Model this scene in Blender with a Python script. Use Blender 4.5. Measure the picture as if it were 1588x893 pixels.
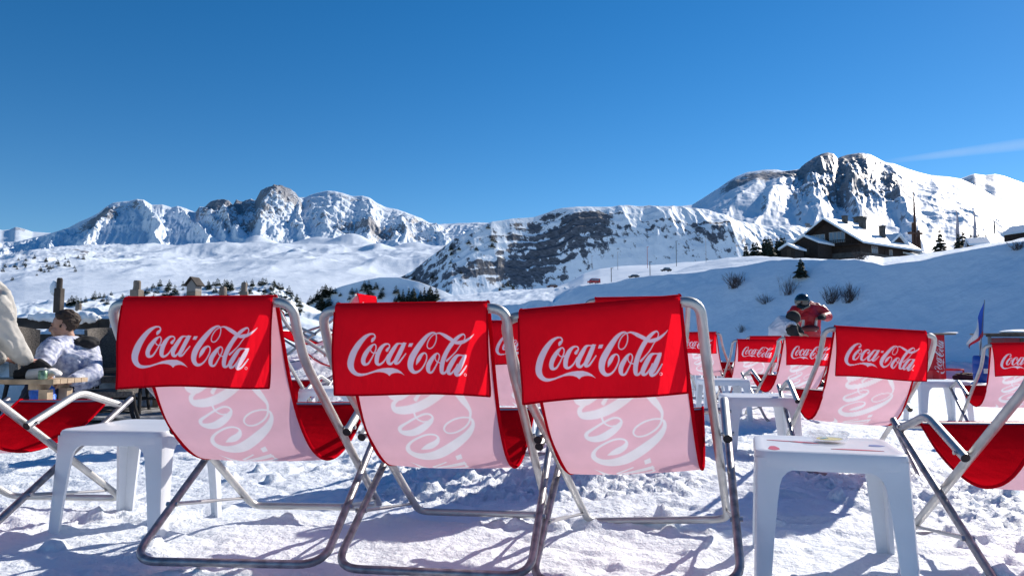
import bpy, bmesh, math, random
import numpy as np
from mathutils import Vector, Matrix

PI = math.pi
R = math.radians
rnd = random.Random(7)

# ---------------------------------------------------------------- scene, camera, light
for o in list(bpy.data.objects):
    bpy.data.objects.remove(o)
scn = bpy.context.scene
COL = scn.collection

CAM_H = 0.72
PITCH = 0.079
F = 1150.13                     # focal length in pixels of the 1588 px wide photograph
cam_data = bpy.data.cameras.new("camera")
cam_data.sensor_width = 36
cam_data.lens = F / 1588 * 36
cam_data.clip_start = 0.05
cam_data.clip_end = 60000
cam = bpy.data.objects.new("camera", cam_data)
COL.objects.link(cam)
cam.location = (0, 0, CAM_H)
cam.rotation_euler = (PI / 2 + PITCH, 0, 0)
scn.camera = cam

SUN_EL, SUN_AZ = R(30), R(48)   # azimuth measured clockwise from +Y
sun_dir = Vector((math.sin(SUN_AZ) * math.cos(SUN_EL), math.cos(SUN_AZ) * math.cos(SUN_EL), math.sin(SUN_EL)))
sd = bpy.data.lights.new("sun", 'SUN')
sd.energy = 5.0
sd.angle = R(0.5)
sd.color = (1.0, 0.91, 0.81)
so = bpy.data.objects.new("sun", sd)
COL.objects.link(so)
so.rotation_euler = sun_dir.to_track_quat('Z', 'Y').to_euler()

world = bpy.data.worlds.new("World")
scn.world = world
world.use_nodes = True
wt = world.node_tree
for n in list(wt.nodes):
    wt.nodes.remove(n)
wo = wt.nodes.new('ShaderNodeOutputWorld')
wb = wt.nodes.new('ShaderNodeBackground')
wb.inputs['Strength'].default_value = 0.092
sky = wt.nodes.new('ShaderNodeTexSky')
sky.sky_type = 'NISHITA'
sky.sun_disc = False
sky.sun_elevation = SUN_EL
sky.sun_rotation = SUN_AZ
sky.altitude = 2000
sky.air_density = 1.0
sky.dust_density = 0.1
sky.ozone_density = 2.2
# a thin contrail-like cloud low in the sky on the right, set by world direction
tc = wt.nodes.new('ShaderNodeTexCoord')
sep = wt.nodes.new('ShaderNodeSeparateXYZ')
wt.links.new(tc.outputs['Generated'], sep.inputs[0])


def wm(op, a, b=None, c=None, clamp=False):
    n = wt.nodes.new('ShaderNodeMath')
    n.operation = op
    n.use_clamp = clamp
    for i, v in enumerate((a, b, c)):
        if v is None:
            continue
        if isinstance(v, (int, float)):
            n.inputs[i].default_value = v
        else:
            wt.links.new(v, n.inputs[i])
    return n.outputs[0]


u_ = wm('DIVIDE', sep.outputs[0], wm('MAXIMUM', sep.outputs[1], 0.05))
v_ = wm('DIVIDE', sep.outputs[2], wm('MAXIMUM', sep.outputs[1], 0.05))
lin = wm('SUBTRACT', v_, wm('MULTIPLY_ADD', u_, 0.128, 0.187))
wid = wm('MULTIPLY_ADD', wm('SUBTRACT', u_, 0.5), 0.03, 0.0035)
g_ = wm('SUBTRACT', 1.0, wm('POWER', wm('DIVIDE', wm('ABSOLUTE', lin), wid), 2.0), clamp=True)
nz = wt.nodes.new('ShaderNodeTexNoise')
nz.inputs['Scale'].default_value = 14
nz.inputs['Detail'].default_value = 5
wt.links.new(tc.outputs['Generated'], nz.inputs['Vector'])
g_ = wm('MULTIPLY', g_, wm('MULTIPLY', wm('MULTIPLY', wm('SUBTRACT', u_, 0.5), 9.0, clamp=True), nz.outputs[0]))
g_ = wm('MULTIPLY', g_, 0.55)
mxr = wt.nodes.new('ShaderNodeMix')
mxr.data_type = 'RGBA'
wt.links.new(g_, mxr.inputs[0])
hs = wt.nodes.new('ShaderNodeHueSaturation')
hs.inputs['Saturation'].default_value = 1.37
wt.links.new(sky.outputs[0], hs.inputs['Color'])
wt.links.new(hs.outputs[0], mxr.inputs[6])
mxr.inputs[7].default_value = (5.5, 6.5, 8.0, 1)
wt.links.new(mxr.outputs[2], wb.inputs['Color'])
wt.links.new(wb.outputs[0], wo.inputs['Surface'])

scn.view_settings.view_transform = 'Standard'
scn.view_settings.look = 'None'
scn.view_settings.gamma = 1
scn.view_settings.use_curve_mapping = False
scn.view_settings.exposure = 0.37
scn.render.resolution_x = 1024
scn.render.resolution_y = 575
scn.render.engine = 'CYCLES'

CP, SP_ = math.cos(PITCH), math.sin(PITCH)


def at(px, py, Y):
    """world point seen at photograph pixel (px, py) at forward distance Y"""
    a = (px - 794) / F
    b = (446.5 - py) / F
    d = Vector((a, CP - b * SP_, SP_ + b * CP))
    return Vector((0, 0, CAM_H)) + d * (Y / d.y)


# ---------------------------------------------------------------- helpers
def tag(o, label=None, cat=None, group=None, kind=None):
    if label: o['label'] = label
    if cat: o['category'] = cat
    if group: o['group'] = group
    if kind: o['kind'] = kind
    return o


def empty(name, loc=(0, 0, 0), rz=0, label=None, cat=None, group=None):
    o = bpy.data.objects.new(name, None)
    o.empty_display_size = 0.1
    COL.objects.link(o)
    o.location = loc
    o.rotation_euler = (0, 0, rz)
    return tag(o, label, cat, group)


def link_mesh(name, me, m=None, parent=None, smooth=False):
    o = bpy.data.objects.new(name, me)
    COL.objects.link(o)
    if m is not None:
        for q in (m if isinstance(m, (list, tuple)) else [m]):
            me.materials.append(q)
    if parent: o.parent = parent
    if smooth:
        me.polygons.foreach_set('use_smooth', [True] * len(me.polygons))
    return o


def mesh_np(name, V, Fc, m=None, parent=None, smooth=True, attrs=None):
    V = np.asarray(V, dtype=np.float32)
    Fc = np.asarray(Fc, dtype=np.int32)
    me = bpy.data.meshes.new(name)
    me.vertices.add(len(V))
    me.vertices.foreach_set('co', V.ravel())
    n, k = Fc.shape
    me.loops.add(n * k)
    me.loops.foreach_set('vertex_index', Fc.ravel())
    me.polygons.add(n)
    me.polygons.foreach_set('loop_start', np.arange(0, n * k, k, dtype=np.int32))
    me.polygons.foreach_set('loop_total', np.full(n, k, dtype=np.int32))
    me.update(calc_edges=True)
    if attrs:
        for an, av in attrs.items():
            a = me.attributes.new(an, 'FLOAT', 'POINT')
            a.data.foreach_set('value', np.asarray(av, dtype=np.float32).ravel())
    return link_mesh(name, me, m, parent, smooth)


def grid_faces(nr, nc):
    i = np.arange(nr * nc).reshape(nr, nc)
    return np.stack([i[:-1, :-1], i[:-1, 1:], i[1:, 1:], i[1:, :-1]], -1).reshape(-1, 4)


class MB:
    """collects simple solids into one mesh"""
    def __init__(s):
        s.v, s.f = [], []

    def add(s, V, Fc):
        b = len(s.v)
        s.v += [tuple(p) for p in V]
        s.f += [tuple(i + b for i in f) for f in Fc]
        return s

    def box(s, c, d, rz=0, rx=0, ry=0, taper=1.0):
        M = Matrix.Rotation(rz, 3, 'Z') @ Matrix.Rotation(ry, 3, 'Y') @ Matrix.Rotation(rx, 3, 'X')
        V = []
        for z in (-1, 1):
            k = taper if z > 0 else 1
            for x, y in ((-1, -1), (1, -1), (1, 1), (-1, 1)):
                V.append(Vector(c) + M @ Vector((x * d[0] / 2 * k, y * d[1] / 2 * k, z * d[2] / 2)))
        return s.add(V, [(3, 2, 1, 0), (4, 5, 6, 7), (0, 1, 5, 4), (1, 2, 6, 5), (2, 3, 7, 6), (3, 0, 4, 7)])

    def tube(s, pts, r, n=10, cap=True, flat=1.0):
        pts = [Vector(p) for p in pts]
        rr = r if isinstance(r, (list, tuple)) else [r] * len(pts)
        rings = []
        up = Vector((0, 0, 1))
        prev = None
        for i, p in enumerate(pts):
            t = (pts[min(i + 1, len(pts) - 1)] - pts[max(i - 1, 0)]).normalized()
            if prev is None:
                a = t.cross(up)
                if a.length < 1e-3: a = t.cross(Vector((1, 0, 0)))
                a.normalize()
            else:
                a = prev - t * prev.dot(t)
                a.normalize()
            b = t.cross(a)
            prev = a
            rings.append([p + (a * math.cos(2 * PI * k / n) + b * math.sin(2 * PI * k / n) * flat) * rr[i] for k in range(n)])
        V = [q for ring in rings for q in ring]
        Fc = []
        for i in range(len(pts) - 1):
            for k in range(n):
                Fc.append((i * n + k, i * n + (k + 1) % n, (i + 1) * n + (k + 1) % n, (i + 1) * n + k))
        if cap:
            Fc.append(tuple(range(n))[::-1])
            Fc.append(tuple((len(pts) - 1) * n + k for k in range(n)))
        return s.add(V, Fc)

    def lathe(s, prof, c=(0, 0, 0), n=20):
        V, Fc = [], []
        for r, z in prof:
            for k in range(n):
                V.append((c[0] + r * math.cos(2 * PI * k / n), c[1] + r * math.sin(2 * PI * k / n), c[2] + z))
        for i in range(len(prof) - 1):
            for k in range(n):
                Fc.append((i * n + k, i * n + (k + 1) % n, (i + 1) * n + (k + 1) % n, (i + 1) * n + k))
        Fc.append(tuple(range(n))[::-1])
        Fc.append(tuple((len(prof) - 1) * n + k for k in range(n)))
        return s.add(V, Fc)

    def prism(s, poly, z0, z1, M=None):
        """closed polygon (x,y) extruded z0..z1, transformed by M"""
        n = len(poly)
        V = [Vector((x, y, z)) for z in (z0, z1) for x, y in poly]
        if M is not None: V = [M @ v for v in V]
        Fc = [tuple(range(n))[::-1], tuple(range(n, 2 * n))]
        for k in range(n):
            Fc.append((k, (k + 1) % n, n + (k + 1) % n, n + k))
        return s.add(V, Fc)

    def ell(s, c, d, n=14, m=9, M=None):
        V, Fc = [], []
        for i in range(m + 1):
            th = PI * i / m
            for k in range(n):
                ph = 2 * PI * k / n
                p = Vector((d[0] * math.sin(th) * math.cos(ph), d[1] * math.sin(th) * math.sin(ph), d[2] * math.cos(th)))
                if M is not None: p = M @ p
                V.append(Vector(c) + p)
        for i in range(m):
            for k in range(n):
                Fc.append((i * n + k, (i + 1) * n + k, (i + 1) * n + (k + 1) % n, i * n + (k + 1) % n))
        return s.add(V, Fc)

    def mesh(s, name):
        me = bpy.data.meshes.new(name)
        me.from_pydata([tuple(v) for v in s.v], [], s.f)
        me.update()
        return me

    def build(s, name, m, parent=None, smooth=False, bevel=0, loc=None, rz=None, angle=40):
        o = link_mesh(name, s.mesh(name), m, parent, smooth)
        me = o.data
        if smooth:
            me.set_sharp_from_angle(angle=R(angle))
        if bevel:
            bm = bmesh.new()
            bm.from_mesh(me)
            bmesh.ops.remove_doubles(bm, verts=bm.verts, dist=1e-6)
            es = [e for e in bm.edges if len(e.link_faces) == 2 and e.calc_face_angle(0) > R(30)]
            bmesh.ops.bevel(bm, geom=es, offset=bevel, segments=2, affect='EDGES', profile=.6)
            bm.to_mesh(me)
            bm.free()
        if loc is not None: o.location = loc
        if rz is not None: o.rotation_euler[2] = rz
        return o


def fillet(pts, rad, n=6):
    """round the corners of a 3D polyline"""
    pts = [Vector(p) for p in pts]
    rr = rad if isinstance(rad, (list, tuple)) else [rad] * len(pts)
    out = [pts[0]]
    for i in range(1, len(pts) - 1):
        a, p, b = pts[i - 1], pts[i], pts[i + 1]
        r = min(rr[i], (a - p).length * .49, (b - p).length * .49)
        p0 = p + (a - p).normalized() * r
        p1 = p + (b - p).normalized() * r
        for k in range(n + 1):
            t = k / n
            out.append(p0 * (1 - t) ** 2 + p * 2 * t * (1 - t) + p1 * t * t)
    out.append(pts[-1])
    return out


def catmull(pts, n=8):
    P = np.asarray(pts, float)
    P = np.vstack([2 * P[0] - P[1], P, 2 * P[-1] - P[-2]])
    out = []
    for i in range(1, len(P) - 2):
        for k in range(n):
            t = k / n
            out.append(.5 * (2 * P[i] + (P[i + 1] - P[i - 1]) * t + (2 * P[i - 1] - 5 * P[i] + 4 * P[i + 1] - P[i + 2]) * t * t
                             + (3 * P[i] - P[i - 1] - 3 * P[i + 1] + P[i + 2]) * t ** 3))
    out.append(P[-2])
    return np.array(out)


def copy_tree(o, parent=None):
    c = o.copy()
    COL.objects.link(c)
    if parent: c.parent = parent
    for ch in list(o.children):
        if ch is c: continue
        copy_tree(ch, c)
    return c


# --- numpy noise
_T = np.random.RandomState(5).rand(256, 256).astype(np.float64)


def vnoise(x, y, seed=0):
    x = np.asarray(x, float) + seed * 17.31
    y = np.asarray(y, float) + seed * 9.77
    xi = np.floor(x).astype(int); yi = np.floor(y).astype(int)
    fx = x - xi; fy = y - yi
    fx = fx * fx * fx * (fx * (fx * 6 - 15) + 10); fy = fy * fy * fy * (fy * (fy * 6 - 15) + 10)
    a = _T[xi % 256, yi % 256]; b = _T[(xi + 1) % 256, yi % 256]
    c = _T[xi % 256, (yi + 1) % 256]; d = _T[(xi + 1) % 256, (yi + 1) % 256]
    return (a * (1 - fx) + b * fx) * (1 - fy) + (c * (1 - fx) + d * fx) * fy * 1.0


def fbm(x, y, o=5, seed=0, g=.5, ridge=False):
    s = 0; a = 1; t = 0
    c, sn = math.cos(.6), math.sin(.6)
    for i in range(o):
        n = vnoise(x, y, seed + i * 3)
        if ridge: n = 1 - np.abs(2 * n - 1)
        s = s + a * n; t += a; a *= g
        x, y = (x * c - y * sn) * 2.03, (x * sn + y * c) * 2.03
    return s / t


def sstep(a, b, x):
    t = np.clip((np.asarray(x, float) - a) / (b - a), 0, 1)
    return t * t * (3 - 2 * t)


# --- materials
def mat(name, col, rough=.6, metal=0.0, bump=0, bscale=60, var=0.0, vscale=8, spec=.5, coords='Object', detail=4, var_col=None, clear=0):
    m = bpy.data.materials.new(name)
    m.use_nodes = True
    nt = m.node_tree
    b = nt.nodes['Principled BSDF']
    b.inputs['Base Color'].default_value = (*col, 1)
    b.inputs['Roughness'].default_value = rough
    b.inputs['Metallic'].default_value = metal
    b.inputs['Specular IOR Level'].default_value = spec
    if clear: b.inputs['Coat Weight'].default_value = clear
    t = nt.nodes.new('ShaderNodeTexCoord')
    if var:
        n = nt.nodes.new('ShaderNodeTexNoise')
        n.inputs['Scale'].default_value = vscale
        n.inputs['Detail'].default_value = detail
        nt.links.new(t.outputs[coords], n.inputs['Vector'])
        mr = nt.nodes.new('ShaderNodeMapRange')
        mr.inputs[1].default_value = .3; mr.inputs[2].default_value = .7
        nt.links.new(n.outputs[0], mr.inputs[0])
        mx = nt.nodes.new('ShaderNodeMix')
        mx.data_type = 'RGBA'
        nt.links.new(mr.outputs[0], mx.inputs[0])
        c2 = var_col or tuple(min(1, c * (1 + var)) for c in col)
        c1 = col if var_col else tuple(c * (1 - var) for c in col)
        mx.inputs[6].default_value = (*c1, 1)
        mx.inputs[7].default_value = (*c2, 1)
        nt.links.new(mx.outputs[2], b.inputs['Base Color'])
    if bump:
        n = nt.nodes.new('ShaderNodeTexNoise')
        n.inputs['Scale'].default_value = bscale
        n.inputs['Detail'].default_value = 5
        nt.links.new(t.outputs[coords], n.inputs['Vector'])
        bp = nt.nodes.new('ShaderNodeBump')
        bp.inputs['Strength'].default_value = 1
        bp.inputs['Distance'].default_value = bump
        nt.links.new(n.outputs[0], bp.inputs['Height'])
        nt.links.new(bp.outputs[0], b.inputs['Normal'])
    return m


def snow_mat(name, fine, bscale, col=(.80, .87, .94), rock=None, rough=.55, nscale=1.0, var=.03):
    """snow; 'rock' vertex attribute (0..1) uncovers rock, its edge broken up by noise"""
    m = bpy.data.materials.new(name)
    m.use_nodes = True
    nt = m.node_tree
    b = nt.nodes['Principled BSDF']
    b.inputs['Roughness'].default_value = rough
    b.inputs['Specular IOR Level'].default_value = .25
    t = nt.nodes.new('ShaderNodeTexCoord')
    n = nt.nodes.new('ShaderNodeTexNoise')
    n.inputs['Scale'].default_value = bscale
    n.inputs['Detail'].default_value = 7
    n.inputs['Roughness'].default_value = .62
    nt.links.new(t.outputs['Object'], n.inputs['Vector'])
    bp = nt.nodes.new('ShaderNodeBump')
    bp.inputs['Strength'].default_value = 1
    bp.inputs['Distance'].default_value = fine
    nt.links.new(n.outputs[0], bp.inputs['Height'])
    nt.links.new(bp.outputs[0], b.inputs['Normal'])
    mx0 = nt.nodes.new('ShaderNodeMix'); mx0.data_type = 'RGBA'
    n3 = nt.nodes.new('ShaderNodeTexNoise'); n3.inputs['Scale'].default_value = bscale * .3; n3.inputs['Detail'].default_value = 4
    nt.links.new(t.outputs['Object'], n3.inputs['Vector'])
    nt.links.new(n3.outputs[0], mx0.inputs[0])
    mx0.inputs[6].default_value = (*[c * (1 - var) for c in col], 1)
    mx0.inputs[7].default_value = (*[min(.97, c * (1 + var)) for c in col], 1)
    nt.links.new(mx0.outputs[2], b.inputs['Base Color'])
    if rock:
        a = nt.nodes.new('ShaderNodeAttribute'); a.attribute_name = 'rock'
        n2 = nt.nodes.new('ShaderNodeTexNoise'); n2.inputs['Scale'].default_value = nscale; n2.inputs['Detail'].default_value = 8
        n2.inputs['Roughness'].default_value = .7
        nt.links.new(t.outputs['Object'], n2.inputs['Vector'])
        ma = nt.nodes.new('ShaderNodeMath'); ma.operation = 'MULTIPLY_ADD'
        nt.links.new(n2.outputs[0], ma.inputs[0]); ma.inputs[1].default_value = 1.9; nt.links.new(a.outputs['Fac'], ma.inputs[2])
        mr = nt.nodes.new('ShaderNodeMapRange')
        mr.inputs[1].default_value = 1.38; mr.inputs[2].default_value = 1.50
        nt.links.new(ma.outputs[0], mr.inputs[0])
        n4 = nt.nodes.new('ShaderNodeTexNoise'); n4.inputs['Scale'].default_value = nscale * 2.3; n4.inputs['Detail'].default_value = 6
        mp = nt.nodes.new('ShaderNodeMapping'); mp.inputs['Scale'].default_value = (1, 1, 2.5)
        nt.links.new(t.outputs['Object'], mp.inputs[0]); nt.links.new(mp.outputs[0], n4.inputs['Vector'])
        cr = nt.nodes.new('ShaderNodeMix'); cr.data_type = 'RGBA'
        m4 = nt.nodes.new('ShaderNodeMapRange'); m4.inputs[1].default_value = .35; m4.inputs[2].default_value = .65
        nt.links.new(n4.outputs[0], m4.inputs[0]); nt.links.new(m4.outputs[0], cr.inputs[0])
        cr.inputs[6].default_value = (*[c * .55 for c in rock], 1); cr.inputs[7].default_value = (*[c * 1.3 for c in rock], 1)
        mx = nt.nodes.new('ShaderNodeMix'); mx.data_type = 'RGBA'
        nt.links.new(mr.outputs[0], mx.inputs[0])
        nt.links.new(mx0.outputs[2], mx.inputs[6]); nt.links.new(cr.outputs[2], mx.inputs[7])
        nt.links.new(mx.outputs[2], b.inputs['Base Color'])
    return m


def fabric_mat(name, front, back=None, ink_front=None, ink_back=None, trans=.35, rough=.75, weave=900):
    """woven sling cloth: ink attribute = printed lettering, other colour on the reverse, lets light through"""
    m = bpy.data.materials.new(name)
    m.use_nodes = True
    nt = m.node_tree
    for n in list(nt.nodes): nt.nodes.remove(n)
    L = nt.links.new
    out = nt.nodes.new('ShaderNodeOutputMaterial')
    a = nt.nodes.new('ShaderNodeAttribute'); a.attribute_name = 'ink'
    geo = nt.nodes.new('ShaderNodeNewGeometry')

    def mix(f, c1, c2):
        x = nt.nodes.new('ShaderNodeMix'); x.data_type = 'RGBA'
        L(f, x.inputs[0])
        for i, c in ((6, c1), (7, c2)):
            if isinstance(c, tuple): x.inputs[i].default_value = (*c, 1)
            else: L(c, x.inputs[i])
        return x.outputs[2]
    cf = mix(a.outputs['Fac'], front, ink_front or front)
    cb = mix(a.outputs['Fac'], back or front, ink_back or ink_front or back or front)
    c = mix(geo.outputs['Backfacing'], cf, cb)
    t = nt.nodes.new('ShaderNodeTexCoord')
    no = nt.nodes.new('ShaderNodeTexNoise'); no.inputs['Scale'].default_value = 7; no.inputs['Detail'].default_value = 6
    L(t.outputs['Object'], no.inputs['Vector'])
    mr = nt.nodes.new('ShaderNodeMapRange'); mr.inputs[1].default_value = .3; mr.inputs[2].default_value = .7
    mr.inputs[3].default_value = .9; mr.inputs[4].default_value = 1.04
    L(no.outputs[0], mr.inputs[0])
    hv = nt.nodes.new('ShaderNodeHueSaturation'); L(mr.outputs[0], hv.inputs['Value']); L(c, hv.inputs['Color'])
    p = nt.nodes.new('ShaderNodeBsdfPrincipled')
    p.inputs['Roughness'].default_value = rough
    p.inputs['Specular IOR Level'].default_value = 0
    L(hv.outputs[0], p.inputs['Base Color'])
    tr = nt.nodes.new('ShaderNodeBsdfTranslucent')
    L(hv.outputs[0], tr.inputs['Color'])
    wv = nt.nodes.new('ShaderNodeTexNoise'); wv.inputs['Scale'].default_value = weave; wv.inputs['Detail'].default_value = 1
    L(t.outputs['Object'], wv.inputs['Vector'])
    big = nt.nodes.new('ShaderNodeTexNoise'); big.inputs['Scale'].default_value = 5; big.inputs['Detail'].default_value = 3
    L(t.outputs['Object'], big.inputs['Vector'])
    bp = nt.nodes.new('ShaderNodeBump'); bp.inputs['Distance'].default_value = .0005; L(wv.outputs[0], bp.inputs['Height'])
    bp2 = nt.nodes.new('ShaderNodeBump'); bp2.inputs['Distance'].default_value = .020; L(big.outputs[0], bp2.inputs['Height'])
    L(bp2.outputs[0], bp.inputs['Normal'])
    L(bp.outputs[0], p.inputs['Normal'])
    ms = nt.nodes.new('ShaderNodeMixShader'); ms.inputs[0].default_value = trans
    L(p.outputs[0], ms.inputs[1]); L(tr.outputs[0], ms.inputs[2]); L(ms.outputs[0], out.inputs[0])
    return m


# ---------------------------------------------------------------- ground of the terrace
def bank_h(x, y):
    x = np.asarray(x, float); y = np.asarray(y, float)
    slope = np.clip(y - 6.4, 0, None) * .29
    b = np.minimum(slope, .80 + .05 * (y - 9.2))
    m = sstep(.9, -.3, x) * sstep(-3.4, -2.5, x)
    b2 = sstep(8.3, 9.3, y) * (.42 + .62 * np.exp(-((x + 5.15) / .75) ** 2) + .30 * np.exp(-((x + 3.4) / .6) ** 2) + .75 * (fbm(x * 1.5, y * 1.5, 4, 18) - .5))
    m2 = sstep(-2.5, -3.4, x)
    return b * m + b2 * m2


def ground_h(x, y, fine=True):
    x = np.asarray(x, float); y = np.asarray(y, float)
    h = bank_h(x, y)
    edge = 10.2 + 15.5 * sstep(-.6, 1.6, x)
    h = h + .5 * sstep(edge - 2.2, edge - .2, y) * sstep(1.0, 3.0, x) * (.05 + .35 * fbm(x * .9, y * .9, 3, 8))
    h = h - 9 * np.clip((y - edge) / 9, 0, 1) ** 1.3
    h = h + .13 * np.exp(-((x - .85) / .7) ** 2 - ((y - 4.9) / .9) ** 2)
    if fine:
        fade = sstep(45, 6, np.hypot(x, y))
        h = h + .055 * (fbm(x * .9, y * .9, 3, 1) - .5) * (1 + .0 * y)
        patch = sstep(.42, .62, fbm(x * 1.1, y * 1.1, 3, 2))
        tramp = np.clip(fbm(x * 5.5, y * 5.5, 3, 3, ridge=True) - .35, 0, 1)
        h = h + .040 * (tramp - .3) * (.35 + .65 * patch) * fade
        lump = fbm(x * 19, y * 19, 3, 4, g=.6)
        mid = .40 + .35 * sstep(2.5, 3.3, y) + .85 * np.exp(-((y - 3.9) / 1.3) ** 2)
        h = h + .027 * (lump - .5) * (.22 + .95 * patch) * fade * mid
        h = h + .022 * mid * (fbm(x * 52, y * 52, 2, 6) - .5) * (.3 + .8 * patch) * fade
        clods = np.clip(vnoise(x * 13, y * 13, 9) - .72, 0, 1) * np.clip(fbm(x * 1.3, y * 1.3, 2, 12) - .45, 0, 1) * 4
        h = h + .045 * clods * fade
        # ruts and footprints
        rut = np.exp(-((fbm(x * 1.6 + y * .5, y * 1.6, 2, 14) - .5) / .03) ** 2)
        h = h - .012 * rut * fade
    return h


def gz(x, y):
    return float(ground_h(np.array([x]), np.array([y]), False)[0])


M_SNOW = snow_mat('trampled_snow', .018, 26, col=(.80, .865, .93))
tx = np.linspace(-1, 1, 760)
gx = 5.2 * tx + 42 * np.sign(tx) * np.clip(np.abs(tx) - .38, 0, 1) ** 2.6 * 1.9
ty = np.linspace(0, 1, 700)
gy = np.concatenate([np.linspace(-12, 1.2, 40)[:-1], 1.2 + 4.4 * ty + 30 * ty ** 3.4])
GX, GY = np.meshgrid(gx, gy)
GZ = ground_h(GX, GY)
# boot prints and clods kicked up by skiers and waiters
_r = random.Random(21)
for i in range(150):
    if i < 110:
        px_, py_ = _r.uniform(-3.2, 4.2), _r.uniform(2.3, 8.5)
        if px_ < -2.2 and py_ > 5: continue
        an_ = _r.choice((0, .5, 1.2, -.6)) + _r.gauss(0, .3); la, lb, dp = .145, .052, -_r.uniform(.008, .022)
    else:
        px_, py_ = _r.uniform(-2.5, 3), _r.uniform(2.2, 5.5)
        an_ = _r.random() * 3; la, lb, dp = _r.uniform(.03, .06), _r.uniform(.025, .045), _r.uniform(.018, .04)
    i0, i1 = np.searchsorted(gx, [px_ - .3, px_ + .3]); j0, j1 = np.searchsorted(gy, [py_ - .3, py_ + .3])
    if i1 <= i0 or j1 <= j0: continue
    dx_ = GX[j0:j1, i0:i1] - px_; dy_ = GY[j0:j1, i0:i1] - py_
    a_ = (dx_ * math.cos(an_) + dy_ * math.sin(an_)) / la; b_ = (-dx_ * math.sin(an_) + dy_ * math.cos(an_)) / lb
    q_ = np.sqrt(a_ ** 2 + b_ ** 2)
    GZ[j0:j1, i0:i1] += dp * sstep(1.25, .8, q_) + (abs(dp) * .45 * np.exp(-((q_ - 1.4) / .25) ** 2) if i < 110 else 0)
# snow pushed up against the bars of the near chairs
for px_, py_, w_, h_ in ((-1.02, 2.40, .10, .030), (-.86, 2.42, .06, .034), (-.72, 2.45, .07, .030), (-.40, 2.37, .06, .032), (-.20, 2.40, .12, .030), (-.05, 2.40, .06, .036), (.62, 3.14, .035, .075), (.66, 3.12, .03, .05), (.52, 3.1, .08, .035), (.35, 3.12, .09, .03),
                         (-.95, 3.2, .1, .03), (-.5, 3.18, .1, .03), (.0, 3.15, .1, .035), (-1.35, 2.92, .06, .03), (-1.75, 2.95, .05, .03), (.85, 2.36, .06, .035), (1.22, 2.28, .06, .035)):
    i0, i1 = np.searchsorted(gx, [px_ - .3, px_ + .3]); j0, j1 = np.searchsorted(gy, [py_ - .2, py_ + .2])
    X_ = GX[j0:j1, i0:i1]; Y_ = GY[j0:j1, i0:i1]
    GZ[j0:j1, i0:i1] += h_ * np.exp(-((X_ - px_) / w_) ** 2 - ((Y_ - py_) / .035) ** 2) * (.5 + fbm(X_ * 30, Y_ * 30, 2, 31))
go = mesh_np('snow_ground', np.stack([GX, GY, GZ], -1).reshape(-1, 3), grid_faces(*GX.shape), M_SNOW)
tag(go, kind='structure')
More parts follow.
